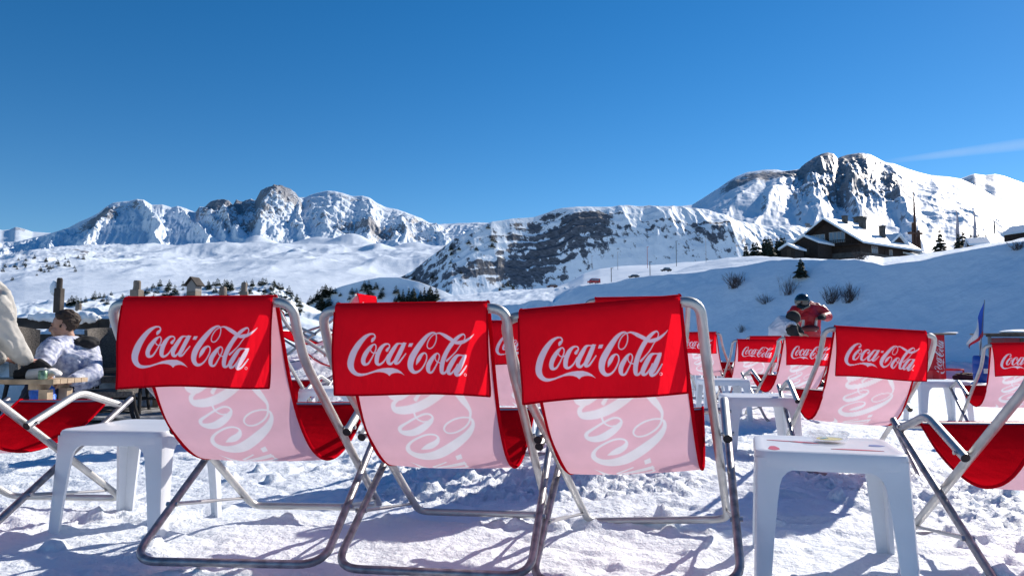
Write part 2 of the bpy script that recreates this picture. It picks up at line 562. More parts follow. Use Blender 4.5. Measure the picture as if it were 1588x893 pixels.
# ---------------------------------------------------------------- deck chairs
# lettering of the fabric: pen strokes (x, y, width) in the units of the script logo, 1913 wide
DX = 942
STROKES = [
 [(415,232,20),(430,205,46),(455,180,30),(465,155,18),(448,128,20),(415,120,22),(370,130,34),(300,175,58),(215,270,80),(140,390,92),(98,500,94),(88,580,88),(108,645,72),(155,692,54),(215,708,40),(290,702,26),(350,688,20)],
 [(455,270,14),(430,280,26),(385,320,50),(320,400,64),(280,480,62),(278,535,60),(302,560,36),(350,545,26),(400,480,18),(445,405,16),(474,345,16),(478,298,18),(462,272,16),(436,276,20)],
 [(400,312,14),(393,350,14),(412,385,14),(450,398,16),(490,388,26),(525,360,36)],
 [(645,362,42),(662,340,34),(684,315,20),(683,285,18),(655,270,20),(605,282,36),(550,335,58),(502,420,66),(482,490,64),(480,540,56),(508,565,36),(555,550,26),(610,500,20),(660,430,24)],
 [(835,268,18),(795,285,40),(745,350,58),(692,430,64),(662,495,60),(660,540,54),(690,562,36),(735,530,22),(780,470,16)],
 [(905,282,56),(858,370,64),(805,465,64),(770,525,56),(772,556,38),(815,548,26),(875,485,20),(930,418,14)],
 [(835,268,16),(880,272,18),(938,268,14)],
 # second capital
 [(DX+450,135,14),(DX+455,190,14),(DX+440,260,14),(DX+400,325,14),(DX+352,350,14),(DX+318,325,14),(DX+325,262,14),(DX+365,190,14),(DX+410,148,14),(DX+450,132,16),(DX+500,124,22),(DX+545,140,36),(DX+590,165,50),(DX+640,195,54),(DX+685,222,50)],
 [(DX+742,262,40),(DX+800,258,52),(DX+860,243,44),(DX+930,205,30),(DX+980,165,14),(DX+1010,135,4)],
 [(DX+452,140,14),(DX+425,118,20),(DX+375,125,32),(DX+305,175,54),(DX+224,270,74),(DX+142,380,84),(DX+80,480,90),(DX+52,570,86),(DX+58,640,72),(DX+100,688,50),(DX+160,685,30),(DX+220,640,20),(DX+275,560,18),(DX+303,490,18),(DX+300,435,18),(DX+270,414,20),(DX+225,440,42),(DX+188,490,56),(DX+165,530,44),(DX+140,580,8)],
 [(DX+460,418,14),(DX+425,445,38),(DX+370,515,58),(DX+325,590,64),(DX+313,655,58),(DX+330,695,36),(DX+372,690,26),(DX+420,620,18),(DX+460,550,16),(DX+490,480,16),(DX+488,435,16),(DX+462,418,16),(DX+435,428,18)],
 [(DX+430,465,12),(DX+428,505,12),(DX+455,543,14),(DX+500,554,16),(DX+530,540,20)],
 [(DX+872,150,14),(DX+850,138,22),(DX+790,170,42),(DX+705,250,58),(DX+625,360,60),(DX+565,470,64),(DX+528,570,64),(DX+515,650,60),(DX+520,698,46),(DX+560,700,30),(DX+600,650,20),(DX+635,590,30)],
 [(DX+868,142,14),(DX+880,170,12),(DX+868,212,12),(DX+835,262,12),(DX+800,305,12),(DX+740,390,13),(DX+665,465,18),(DX+600,525,28)],
 [(DX+800,438,18),(DX+752,450,40),(DX+698,515,60),(DX+645,600,64),(DX+615,660,60),(DX+618,705,46),(DX+660,702,26),(DX+720,630,18),(DX+755,570,14)],
 [(DX+865,455,50),(DX+815,550,66),(DX+758,650,66),(DX+722,695,58),(DX+735,728,40),(DX+790,708,26),(DX+850,635,20),(DX+884,585,12)],
 [(DX+800,438,16),(DX+840,442,18),(DX+888,438,14)],
 [(DX+852,700,5),(DX+868,706,5),(DX+872,722,5),(DX+858,735,5),(DX+842,728,5),(DX+840,710,5),(DX+852,700,5)],
]
POLYS = [
 [(300,690),(400,662),(480,637),(560,622),(640,617),(720,622),(790,645),(845,678),(892,730),(850,706),(790,692),(735,694),(690,706),(657,734),(625,703),(575,682),(510,672),(440,676),(370,694),(300,714)],
 [(990,268),(1048,268),(1022,318),(968,318)],
]
SEGS = []
for st in STROKES:
    c = catmull(st, 7)
    for p, q in zip(c[:-1], c[1:]):
        SEGS.append((p, q))


def ink_at(LX, LY, aa):
    """coverage 0..1 of the lettering at points in logo units; aa = blur half width"""
    LX = np.asarray(LX, float); LY = np.asarray(LY, float)
    shp = LX.shape
    X = LX.ravel(); Y = LY.ravel()
    D = np.full(X.shape, 1e3)
    for p, q in SEGS:
        w = max(p[2], q[2]) / 2 + 3 * aa
        idx = np.nonzero((X > min(p[0], q[0]) - w) & (X < max(p[0], q[0]) + w) & (Y > min(p[1], q[1]) - w) & (Y < max(p[1], q[1]) + w))[0]
        if len(idx) == 0: continue
        dx, dy = q[0] - p[0], q[1] - p[1]
        l2 = dx * dx + dy * dy + 1e-9
        t = np.clip(((X[idx] - p[0]) * dx + (Y[idx] - p[1]) * dy) / l2, 0, 1)
        d = np.hypot(X[idx] - p[0] - t * dx, Y[idx] - p[1] - t * dy) - (p[2] + (q[2] - p[2]) * t) / 2
        D[idx] = np.minimum(D[idx], d)
    for poly in POLYS:
        n = len(poly)
        ins = np.zeros(X.shape, bool)
        dm = np.full(X.shape, 1e9)
        for i in range(n):
            (x1, y1), (x2, y2) = poly[i], poly[(i + 1) % n]
            c = ((y1 > Y) != (y2 > Y)) & (X < (x2 - x1) * (Y - y1) / ((y2 - y1) or 1e-9) + x1)
            ins ^= c
            l2 = (x2 - x1) ** 2 + (y2 - y1) ** 2
            t = np.clip(((X - x1) * (x2 - x1) + (Y - y1) * (y2 - y1)) / l2, 0, 1)
            dm = np.minimum(dm, np.hypot(X - x1 - t * (x2 - x1), Y - y1 - t * (y2 - y1)))
        D = np.minimum(D, np.where(ins, -dm, dm))
    return np.clip(.5 - D / (2 * aa), 0, 1).reshape(shp)


WL, WR, WF = .554, .622, .449
ZT, LF = .813, .237
YN, YR = 1.036, .21
YS, ZS = 1.002, .436
YA, ZA = .462, .402
YB, ZB = .709, .501
RT = .0145
RT2 = .0132

M_ALU = mat('aluminium_tube', (.50, .50, .49), rough=.5, metal=.85, bump=.0006, bscale=30, var=.14, vscale=14)
M_STEEL = mat('worn_dark_tube', (.33, .315, .33), rough=.45, metal=.8, bump=.0008, bscale=50, var=.4, vscale=26)
M_BOLT = mat('bolt_steel', (.42, .42, .43), rough=.35, metal=1)
M_CAP = mat('black_plastic', (.012, .012, .013), rough=.4)
RED = (.62, .004, .018)
M_FLAP = fabric_mat('red_flap_cloth', (.94, .009, .024), (.94, .009, .024), (.93, .84, .93), (.93, .84, .93), trans=.42)
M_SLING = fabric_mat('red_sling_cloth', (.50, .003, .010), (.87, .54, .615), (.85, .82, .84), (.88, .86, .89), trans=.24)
M_HEM = fabric_mat('red_hem_cloth', (.55, .003, .012), (.55, .003, .012), trans=.15)

arc = [(-.0185 * math.cos(q), .813 + .0185 * math.sin(q)) for q in (0, .8, 1.57, 2.3)]
path = catmull(arc + [(.028, .796), (.075, .70), (.135, .585), (.225, .455), (.345, .350), (.47, .296), (.60, .284), (.74, .312), (.87, .365), (1.0, .448), (1.022, .438)], 26)
seg = np.hypot(*np.diff(path, axis=0).T)
SL = np.concatenate([[0], np.cumsum(seg)])
LOGO_K, LOGO_KU, LOGO_S0, LOGO_U0 = .000500, .000425, 1.122, .140     # big lettering along the sling


def sling_mesh(nu, ns, name):
    s = np.linspace(0, SL[-1], ns)
    yy = np.interp(s, SL, path[:, 0]); zz = np.interp(s, SL, path[:, 1])
    u = np.linspace(-WF / 2, WF / 2, nu)
    U, S = np.meshgrid(u, s)
    Y = np.repeat(yy[:, None], nu, 1); Z = np.repeat(zz[:, None], nu, 1)
    mid = np.clip(np.sin(PI * S / SL[-1]), 0, 1)
    Z = Z - .012 * mid * (1 - (2 * U / WF) ** 2) - .003 * np.sin(S * 21 + U * 9) * mid
    Y = Y + .003 * np.sin(U * 17 + S * 5) * mid
    X = U * (1 - .02 * mid)
    lx = (LOGO_S0 - S) / LOGO_K
    ly = 115 - (U - LOGO_U0) / LOGO_KU
    ink = ink_at(lx, ly, .0016 / LOGO_K) * (S < .86)
    return np.stack([X, Y, Z], -1).reshape(-1, 3), grid_faces(ns, nu), ink


def flap_mesh(nu, nv, seed=0):
    u = np.linspace(0, 1, nu); v = np.linspace(0, 1, nv)
    U, V = np.meshgrid(u, v)
    X = (U - .5) * (WF + .004)
    Lt = LF + .016 + .033
    D = V * Lt                              # length of cloth from the front of the bar, over it and down
    q = PI / 2 + .3 - np.clip(D / .0215, 0, PI / 2 + .3)
    down = np.clip(D - .0215 * (PI / 2 + .3), 0, None)
    Z = ZT + .0215 * np.sin(q) - down
    Y = -.0215 * np.cos(q) - .009 * np.sin(np.clip(down / LF, 0, 1) * PI * .9) * (1 + .5 * np.sin(U * 5 + 1)) - .006 * V * np.sin(U * 9 + 2)
    X = X + .004 * V * np.sin(V * 3)
    hang = np.clip(down / LF, 0, 1)
    Y = Y - .010 * hang * (fbm(U * 3.1 + seed * 5, V * 1.1 + seed, 3, 130) - .5) * 2 - .0035 * hang * (fbm(U * 11 + seed * 3, V * 2.2, 3, 131, ridge=True) - .5) * 2
    Z = Z + (.004 * np.sin(U * 6 + seed * 2) + .006 * (U - .5) * math.sin(seed * 2.3 + 1)) * hang
    X = X + .005 * hang * math.sin(seed * 3.1 + 2) + .003 * np.sin(V * 6 + seed) * hang
    lx = (U - .092) / (.915 - .092) * 1913 + 42
    ly = ((D - .034) / (LF + .012) - .300) / (.79 - .300) * 622 + 112
    ink = ink_at(lx, ly, 3.2)
    return np.stack([X, Y, Z], -1).reshape(-1, 3), grid_faces(nv, nu), ink


def make_flap(t, fu, fv, seed):
    V, Fc, ink = flap_mesh(fu, fv, seed)
    fl = mesh_np('headrest_flap', V, Fc, M_FLAP, t, True, {'ink': ink})
    b = MB()
    nn = 30
    w = (WF + .004) / 2
    hemz = ZT + .016 - LF - .012
    def fpt(u, v):
        i = int(round(v * (fv - 1))) * fu + int(round(u * (fu - 1)))
        return Vector(V[i])
    rows = [fpt(u, 1) for u in np.linspace(0, 1, nn)]
    loop = [fpt(0, v) + Vector((0, -.0005, 0)) for v in np.linspace(.16, .985, 16)] + [p + Vector((0, -.0005, .002)) for p in rows] + [fpt(1, v) + Vector((0, -.0005, 0)) for v in np.linspace(.985, .16, 16)]
    b.tube(loop, .0028, 6)
    b.build('hem', M_HEM, fl, smooth=True)


def make_chair(nu, ns, fu, fv, res=1):
    t = empty('deck_chair', label='chair', cat='deck chair')
    n = 14 if res else 8
    # long frame, back and front foot (sides are one bent tube)
    a = WL / 2
    side = [(0, ZT), (.045, .728), (.11, .640), (YN, .012)]
    pts = [(-a + .001, YN, .012)] if 0 else []
    L = [(-.10, YN, .010), (-a, YN, .010)] + [(-a, y, z) for y, z in side[::-1][1:]] + [(a, y, z) for y, z in side[:-1]] + [(a, YN, .010), (.10, YN, .010)]
    rr = [.05, .055, .12, .10, .055, .055, .10, .12, .055, .05]
    b = MB(); b.tube(fillet(L, rr, 7 if res else 4), RT, n); b.tube([(-.11, YN, .010), (.11, YN, .010)], RT * .96, n)
    b.build('back_frame', M_ALU, t, smooth=True)
    # rear frame: bar on the snow behind, two tubes up to the seat front
    r_ = WR / 2
    e = 0.035
    dy, dz = YS - YR, ZS - .01
    ln = math.hypot(dy, dz)
    ye, ze = YS + dy / ln * e, ZS + dz / ln * e
    L = [(-r_, ye, ze), (-r_, YR, .010), (r_, YR, .010), (r_, ye, ze)]
    b = MB(); b.tube(fillet(L, .085, 8 if res else 4), RT2, n, cap=False)
    b.build('rear_frame', M_STEEL, t, smooth=True)
    for s in (-1, 1):
        d = Vector((0, dy / ln, dz / ln))
        p = Vector((s * r_, ye, ze))
        b = MB()
        b.tube([p - d * .002, p + d * .003], RT2 * .97, n)
        b.build('end_plug', M_CAP, t, smooth=True)
    b = MB(); b.tube([(-r_ + .01, YS, ZS), (r_ - .01, YS, ZS)], .013, n)
    b.build('seat_bar', M_ALU, t, smooth=True)
    for s in (-1, 1):
        b = MB()
        A0 = Vector((s * r_, YA - .035, ZA - .022)); A = Vector((s * r_, YA, ZA)); B = Vector((s * r_, YB, ZB)); E = Vector((s * r_ - s * .001, YS - .05, ZS - .004))
        d = (B - A).normalized()
        b.tube(fillet([A - d * .03, B, E], .05, 7), RT * 1.02, n, cap=False)
        arm = b.build('armrest', M_ALU, t, smooth=True)
        b = MB(); b.tube([A - d * .029, A - d * .022], RT * .99, n); b.build('end_cap', M_CAP, arm, smooth=True)
        if res:
            for P, q in ((A + d * .005, -.045), (E - (E - B).normalized() * .015, .012)):
                b = MB()
                b.tube([P + Vector((s * q, 0, 0)), P + Vector((s * .018, 0, 0)), P + Vector((s * .018, 0, 0)), P + Vector((s * .0225, 0, 0))], [.005, .005, .0068, .0068], 10)
                b.build('bolt', M_BOLT, arm, smooth=True)
        # thin locking stay near the snow
        b = MB()
        P0 = Vector((s * (r_ + .0), YR + dy / ln * .27, .01 + dz / ln * .27))
        tt = .93
        P1 = Vector((s * (a + .0), .11 + (YN - .11) * tt, .64 + (.012 - .64) * tt))
        b.tube([P0, P0.lerp(P1, .5), P0.lerp(P1, .52), P1], [.0075, .0075, .0055, .0055], 8)
        b.tube([P0 + Vector((-s * .018, 0, 0)), P0 + Vector((s * .022, 0, 0))], .008, 8)
        b.build('stay', M_BOLT, t, smooth=True)
    V, Fc, ink = sling_mesh(nu, ns, 'sling')
    sl = mesh_np('sling', V, Fc, M_SLING, t, True, {'ink': ink})
    # red piped edge of the sling
    kk = np.linspace(60, len(path) - 3, 46 if res else 20).astype(int)
    for s in (-1, 1):
        b = MB()
        pts = [(s * WF / 2 * (1 - .02 * math.sin(PI * SL[k] / SL[-1])), path[k][0], path[k][1]) for k in kk]
        b.tube(pts, .0058, 7, flat=1.0)
        b.build('edge_piping', M_HEM, sl, smooth=True)
    make_flap(t, fu, fv, 0)
    return t


near0 = make_chair(300, 520, 420, 230)
far0 = make_chair(110, 190, 170, 92, 0)
NEAR_GROUP = 'red deck chairs set out on the snow'
used = {}


def place_chair(x, y, yaw, dz, roll, label, far=False, pitch=0.0):
    src = far0 if far else near0
    k = 'f' if far else 'n'
    o = copy_tree(src)
    o.location = (x, y, dz - .010)
    o.rotation_mode = 'XYZ'
    o.rotation_euler = (pitch, -roll, yaw)
    tag(o, label, 'deck chair', NEAR_GROUP)
    if not far and abs(x) < 1:
        old = [c for c in o.children if c.name.startswith('headrest_flap')][0]
        for c in list(old.children): bpy.data.objects.remove(c)
        bpy.data.objects.remove(old)
        make_flap(o, 420, 230, len(used) + int(abs(x) * 10))
    return o


place_chair(-.913, 2.177, -.081, .045, .004, 'leftmost of the three big red deck chairs seen from behind')
place_chair(-.287, 2.15, -.160, .025, .005, 'middle one of the three big red deck chairs seen from behind')
place_chair(.301, 2.059, -.276, .023, .076, 'rightmost of the three big red deck chairs, tilted up to its right')
place_chair(-2.175, 2.411, -.142, .039, .014, 'deck chair cut off by the left edge, beside the nearest white table on the left')
place_chair(1.698, 1.922, -.130, -.011, .009, 'deck chair cut off by the right edge, beside the white table with the ashtray')
place_chair(1.902, 3.958, -.162, -.003, -.066, 'red deck chair with its whole logo in view behind the table with the ashtray', True)
place_chair(4.108, 5.949, -.302, -.069, .018, 'red deck chair at the right edge, in front of the blue barrel', True)
place_chair(2.757, 6.956, -.003, -.010, -.025, 'red deck chair just in front of the skier in the red jacket', True)
place_chair(2.888, 8.841, -.075, -.016, -.024, 'small far red deck chair in front of the crouching skier in white and black', True)
place_chair(.085, 4.47, -.08, .055, .0, 'red deck chair seen through the gap between the middle and right big chairs', True)
place_chair(.69, 4.05, -.12, .170, .01, 'red deck chair behind the right big one, only its top edge showing', True)
place_chair(-1.95, 5.4, -.10, .0, .0, 'deck chair between the left and middle big chairs, only armrest and red seat showing', True)
place_chair(-2.28, 7.3, -1.28, .245, .0, 'deck chair turned side on with its sling glowing orange red in the sun', True)
place_chair(-1.62, 8.2, 1.30, .47, .0, 'distant deck chair, its narrow red headrest just above the middle big chair', True)
place_chair(3.82, 11.2, -.2, .06, .0, 'distant red deck chair half hidden behind the crouching skier', True)
place_chair(2.3, 9.2, -.5, .08, .0, 'distant red deck chair behind the small black table', True)
for src in (near0, far0):
    for c in list(src.children_recursive): bpy.data.objects.remove(c)
    bpy.data.objects.remove(src)
# ---------------------------------------------------------------- terrain, hills and mountains
def PXY(poly, px):
    a = np.array(poly, float)
    return np.interp(px, a[:, 0], a[:, 1])


def elev(py):
    """tan of elevation angle (height above camera / forward distance) for a photo row"""
    b = (446.5 - np.asarray(py, float)) / F
    return (SP_ + b * CP) / (CP - b * SP_)


def azi(px, py=420.0):
    b = (446.5 - np.asarray(py, float)) / F
    return (np.asarray(px, float) - 794) / F / (CP - b * SP_)


def proj_px(x, y, z):
    z = z - CAM_H
    d = y * CP + z * SP_
    return 794 + F * x / d, 446.5 - F * (-y * SP_ + z * CP) / d


def sheet(name, px0, px1, nc, nr, crest, base, Yc, Yb, prof=1.0, back=.25, disp=None, m=None, rock=None, base_drop=None, tpow=1.0):
    """a hill side: rises from its foot (base, photo rows, at distance Yb) to its crest (at distance Yc), then falls away behind"""
    px = np.linspace(px0, px1, nc)
    t = np.concatenate([np.linspace(0, 1, nr) ** tpow, 1 + back * np.linspace(.02, 1, max(8, nr // 7))])
    PX, T = np.meshgrid(px, t)
    yc = PXY(crest, PX); yb = PXY(base, PX)
    YC = PXY(Yc, PX) if isinstance(Yc, list) else np.full(PX.shape, float(Yc))
    YB = PXY(Yb, PX) if isinstance(Yb, list) else np.full(PX.shape, float(Yb))
    zc = CAM_H + elev(yc) * YC
    zb = CAM_H + elev(yb) * YB
    tt = np.clip(T, 0, 1)
    p = prof(PX, tt) if callable(prof) else tt ** prof
    Y = YB + (YC - YB) * T
    Z = zb + (zc - zb) * p
    over = np.clip(T - 1, 0, None) / back
    Z = Z - over ** 1.1 * (zc - zb + .02 * YC) * .9
    X = azi(PX) * Y
    if disp is not None:
        Z = Z + disp(PX, T, X, Y)
    attrs = {}
    if rock is not None:
        gy_, gx_ = np.gradient(Z)
        dX = np.gradient(X, axis=1); dY = np.gradient(Y, axis=0)
        sl = np.hypot(gx_ / np.maximum(np.abs(dX), 1e-3), gy_ / np.maximum(np.abs(dY), 1e-3))
        attrs['rock'] = rock(PX, T, X, Y, Z, sl)
    o = mesh_np(name, np.stack([X, Y, Z], -1).reshape(-1, 3), grid_faces(*PX.shape), m, None, True, attrs)
    tag(o, kind='structure')
    o_px, o_py = proj_px(X, Y, Z)
    return dict(o=o, X=X, Y=Y, Z=Z, px=o_px, py=o_py, T=T)


def find(sh, px, py):
    """point of a sheet that the photo shows at this pixel"""
    j = int(np.argmin(np.abs(sh['px'][sh['px'].shape[0] // 2] - px)))
    best = None
    top = 1e9
    col = sh['py'][:, j]; T = sh['T'][:, j]
    vis = np.inf
    bi = 0; bd = 1e9
    for i in range(len(col)):
        if T[i] > 1.0: break
        if col[i] <= vis + .5:
            vis = min(vis, col[i])
            if abs(col[i] - py) < bd:
                bd = abs(col[i] - py); bi = i
    return Vector((float(sh['X'][bi, j]), float(sh['Y'][bi, j]), float(sh['Z'][bi, j])))


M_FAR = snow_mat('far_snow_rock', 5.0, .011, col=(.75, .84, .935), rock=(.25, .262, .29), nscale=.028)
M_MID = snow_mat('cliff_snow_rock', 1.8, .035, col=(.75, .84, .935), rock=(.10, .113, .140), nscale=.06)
M_PLAT = snow_mat('plateau_snow', 1.6, .03, col=(.76, .85, .94))
M_HILL = snow_mat('hill_snow', .05, 1.6, col=(.76, .85, .94))


def band(v, c, w):
    return np.exp(-((v - c) / w) ** 2)


# (1) small peaks at the far left horizon
def d1(PX, T, X, Y):
    r = fbm(X / 900, Y / 900, 5, 21, ridge=True) - .55
    return 260 * r * np.clip(1.1 - T, 0, 1) * np.clip(T * 4, 0, 1)


sheet('far_left_peaks', -420, 230, 330, 90,
      [(-420, 330), (-200, 352), (-60, 345), (0, 357), (12, 356), (20, 352), (27, 353), (48, 360), (90, 363), (230, 372)],
      [(-420, 430), (230, 430)], 12000, 9200, 1.0, .2, d1, M_FAR,
      lambda PX, T, X, Y, Z, s: .25 * sstep(.7, 1.3, s) + .55 * band(PX, 28, 16) * sstep(.86, .97, T) + .35 * band(PX, -10, 30) * band(T, .25, .2))


# (2) the left massif
CREST2 = [(-300, 372), (20, 376), (60, 366), (88, 358), (104, 353), (118, 345), (134, 338), (146, 332), (160, 321), (170, 315), (182, 313), (196, 312), (208, 309), (218, 310), (232, 318), (248, 317), (262, 322), (272, 320),
          (286, 324), (300, 330), (306, 321), (314, 322), (322, 314), (334, 310), (344, 309), (352, 311), (358, 318), (363, 309), (368, 312), (374, 314), (378, 311), (386, 309), (393, 312), (397, 304), (401, 296), (410, 291),
          (422, 289), (434, 289), (446, 293), (455, 299), (460, 306), (470, 307), (479, 302), (490, 299), (505, 296), (518, 297), (530, 300), (546, 305), (560, 304), (572, 307), (582, 314), (596, 321), (614, 325), (634, 332),
          (652, 338), (664, 345), (680, 348), (720, 346), (742, 345), (800, 350), (900, 370)]
SPURS2 = [  # (px at crest, px at foot, height, width px)
    (170, 120, .55, 14), (208, 250, .75, 16), (262, 330, .55, 15), (300, 356, .5, 12), (340, 372, .65, 18), (430, 395, .75, 22), (455, 470, .4, 10),
    (520, 500, .3, 26), (572, 560, .45, 20), (634, 620, .5, 20), (664, 690, .45, 20), (100, 60, .35, 22)]


def d2(PX, T, X, Y):
    tc_ = np.clip(T, 0, 1)
    z = np.zeros(PX.shape)
    wob = 40 * (fbm(tc_ * 6, PX / 40, 4, 31) - .5)
    for a, b, h, w in SPURS2:
        c = b + (a - b) * tc_ + wob
        d = (PX - c)
        ww = w * (1.15 - .3 * tc_)
        z = z + h * 185 * (1 - np.clip(np.abs(d) / ww, 0, 1)) ** 1.15 * (np.sin(PI * np.clip(tc_ * 1.02, 0, 1)) ** .8)
    # gullies that run down the face
    wx = PX + 26 * (fbm(X / 700, Y / 700, 3, 33) - .5) + 22 * (1 - tc_)
    g = fbm(wx / 11.0, tc_ * 2.3, 4, 34, ridge=True, g=.55)
    env = np.sin(PI * np.clip(tc_, 0, 1)) ** .7
    z = z + 60 * (g - .6) * env
    # strata on the right summit
    ri = sstep(455, 520, PX) * sstep(.15, .35, tc_)
    dip = tc_ * 9 + PX / 75 + .8 * fbm(X / 500, Y / 500, 3, 36)
    z = z + 40 * ri * (np.abs((dip % 1) * 2 - 1) ** .6 - .6) * env
    r = fbm(X / 240, Y / 240, 5, 35, ridge=True, g=.6) - .55
    z = z + (44 + 40 * band(PX, 385, 75)) * r * (env * .9 + .26) * (.35 + .65 * sstep(.2, .5, tc_)) + 12 * (fbm(X / 70, Y / 70, 4, 39, ridge=True, g=.6) - .55) * (env + .35)
    tower = band(PX, 425, 34) + band(PX, 333, 26)
    z = z + 150 * tower * sstep(.55, .78, tc_) * (1 - tc_) * 1.2
    return z


def top0(PX): return band(PX, 420, 60) + band(PX, 330, 40) + band(PX, 160, 50)


def r2(PX, T, X, Y, Z, s):
    a = (-.10 + .14 * top0(PX) + .36 * sstep(.75, 1.4, s)) * sstep(.15, .45, T)
    top = sstep(.62, .80, T)
    a = a + .75 * top * (band(PX, 428, 34) + band(PX, 334, 30) + .6 * band(PX, 375, 18))
    a = a + .75 * band(PX - 30 * (T - .9), 150, 34) * sstep(.60, .74, T) * sstep(.97, .9, T) + .35 * band(PX, 205, 22) * sstep(.7, .9, T)
    a = a + .35 * band(PX, 385, 30) * band(T, .5, .15)
    a = a + .42 * band(PX, 575, 90) * band(T, .38, .16) * (fbm(PX / 20, T * 9, 3, 38)) * 2
    a = a + .55 * band(PX, 540, 60) * band(T, .93, .05) + .40 * band(PX, 640, 40) * band(T, .8, .15)
    a = a + .25 * sstep(440, 500, PX) * sstep(.2, .5, T) * (fbm(PX / 30 + T * 3, T * 22, 3, 37) - .35) * 2
    return np.clip(a, 0, .95)


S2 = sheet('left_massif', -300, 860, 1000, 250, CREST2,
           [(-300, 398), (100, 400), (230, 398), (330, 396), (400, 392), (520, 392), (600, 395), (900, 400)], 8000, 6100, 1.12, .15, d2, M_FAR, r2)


# (3) snow plateau on the far side of the valley
def d3(PX, T, X, Y):
    w = np.clip(T * 3, 0, 1) * np.clip((1.02 - T) * 3, .05, 1)
    k = Y / 3000
    z = 85 * k * (fbm(X / 620 + 3, Y / 900, 3, 41) - .5) * w
    z = z + 44 * (fbm(X / 260, Y / 420, 4, 42, ridge=True) - .5) * w * sstep(900, 2200, Y)
    z = z + 5 * (fbm(X / 60, Y / 90, 3, 44) - .5) * w * sstep(3000, 1200, Y)
    rough = sstep(330, 120, PX) * sstep(.30, .5, T) * sstep(.98, .8, T)
    z = z + 40 * rough * (fbm(X / 150, Y / 260, 4, 43, ridge=True) - .5)
    for c, cw, tc_, tw, hh in ((460, 22, .55, .05, 26), (395, 28, .80, .05, 40), (548, 34, .88, .06, 46), (330, 40, .70, .04, 22), (150, 50, .40, .03, 9), (240, 46, .36, .03, 8), (585, 26, .72, .05, 30), (640, 26, .9, .05, 36), (490, 30, .93, .04, 34)):
        z = z + 1.5 * hh * band(PX, c, cw) * band(T, tc_, tw)
    return z


def r3(PX, T, X, Y, Z, s):
    a = .42 * sstep(330, 150, PX) * band(T, .66, .2) * fbm(PX / 16, T * 26, 3, 45) * 1.5
    return np.clip(a + .15 * sstep(.5, .9, s), 0, .6)


S3 = sheet('snow_plateau', -420, 900, 800, 220,
           [(-420, 385), (0, 400), (40, 392), (90, 386), (130, 383), (230, 383), (330, 384), (420, 379), (520, 381), (560, 384), (640, 388), (700, 380), (900, 380)],
           [(-420, 560), (900, 560)], 5200, 620, lambda PX, t: 1.0 * t + .0 * PX, .12, d3, M_PLAT if 0 else M_FAR, r3, tpow=1.7)


# (4) wooded shaded valley side left of the rock hill, and the knolls with trees
def d4(PX, T, X, Y):
    w = np.clip(T * 4, 0, 1) * np.clip((1.05 - T) * 5, .15, 1)
    return (26 * (fbm(X / 90, Y / 120, 4, 51) - .5) + 9 * (fbm(X / 26, Y / 34, 3, 52, ridge=True) - .5)) * w


S4 = sheet('wooded_knolls', -420, 720, 640, 130,
           [(-420, 452), (0, 470), (60, 466), (110, 470), (160, 458), (200, 448), (250, 441), (310, 440), (380, 441), (420, 438), (440, 447), (462, 466), (500, 486), (560, 500), (610, 505), (640, 505), (720, 520)],
           [(-420, 600), (0, 590), (500, 600), (720, 600)], [(-420, 700), (400, 640), (500, 620), (720, 560)], 260, .95, .3, d4, M_PLAT,
           lambda PX, T, X, Y, Z, s: .35 * sstep(.5, .9, T) * fbm(X / 12, Y / 20, 3, 53))


# (4b) steep valley side left of the rock hill, turned away from the sun
CREST10 = [(380, 560), (420, 530), (450, 497), (470, 474), (500, 456), (530, 444), (560, 436), (590, 430), (620, 430), (650, 437), (690, 452), (740, 475), (800, 505)]


def d10(PX, T, X, Y):
    e_ = np.sin(PI * np.clip(T, 0, 1)) + .05
    return (11 * (fbm(X / 60, Y / 60, 4, 111) - .5) + 4.0 * (fbm(X / 14, Y / 14, 3, 112) - .5)) * e_


S10 = sheet('shaded_valley_side', 380, 800, 420, 110, CREST10,
            [(380, 600), (450, 570), (560, 540), (680, 505), (800, 480)], 960, 895, 1.0, 1.2, d10, M_PLAT)


# (5) dark rock hill in the middle
CREST5 = [(430, 560), (480, 522), (520, 492), (560, 452), (600, 438), (625, 428), (640, 420), (655, 408), (668, 398), (682, 388), (694, 378), (705, 370), (720, 362), (735, 354), (748, 350), (762, 344), (778, 342), (795, 339), (815, 338), (828, 337),
          (840, 333), (852, 329), (862, 325), (872, 323), (885, 322), (910, 321), (940, 321), (975, 320), (1000, 321), (1030, 321), (1060, 321), (1100, 326), (1140, 342), (1190, 350), (1240, 352), (1300, 360), (1400, 380)]


def Z0(x): return 0 * x


def d5(PX, T, X, Y):
    tc_ = np.clip(T, 0, 1)
    env = np.sin(PI * tc_) ** .6 + .02
    z = 16 * (fbm(X / 130, Z0(X) + Y / 150, 4, 61, ridge=True, g=.55) - .55) * env * (1 + 1.2 * sstep(900, 980, PX))
    # ledges: tilted beds
    h = tc_ * 9.5 + (X / 260) * 1.2 + 1.6 * fbm(X / 180, Y / 90, 3, 62)
    led = (np.abs((h % 1) - .5) * 2) ** 1.6
    cliff = band(PX, 850, 120) * band(T, .55, .36)
    z = z + 3.5 * led * env * (.25 + 1.1 * cliff)
    z = z + 5 * (fbm(X / 36, Y / 36, 4, 63, ridge=True, g=.6) - .55) * env
    z = z + 16 * band(PX, 1130, 36) * band(T, .45, .16)
    return z


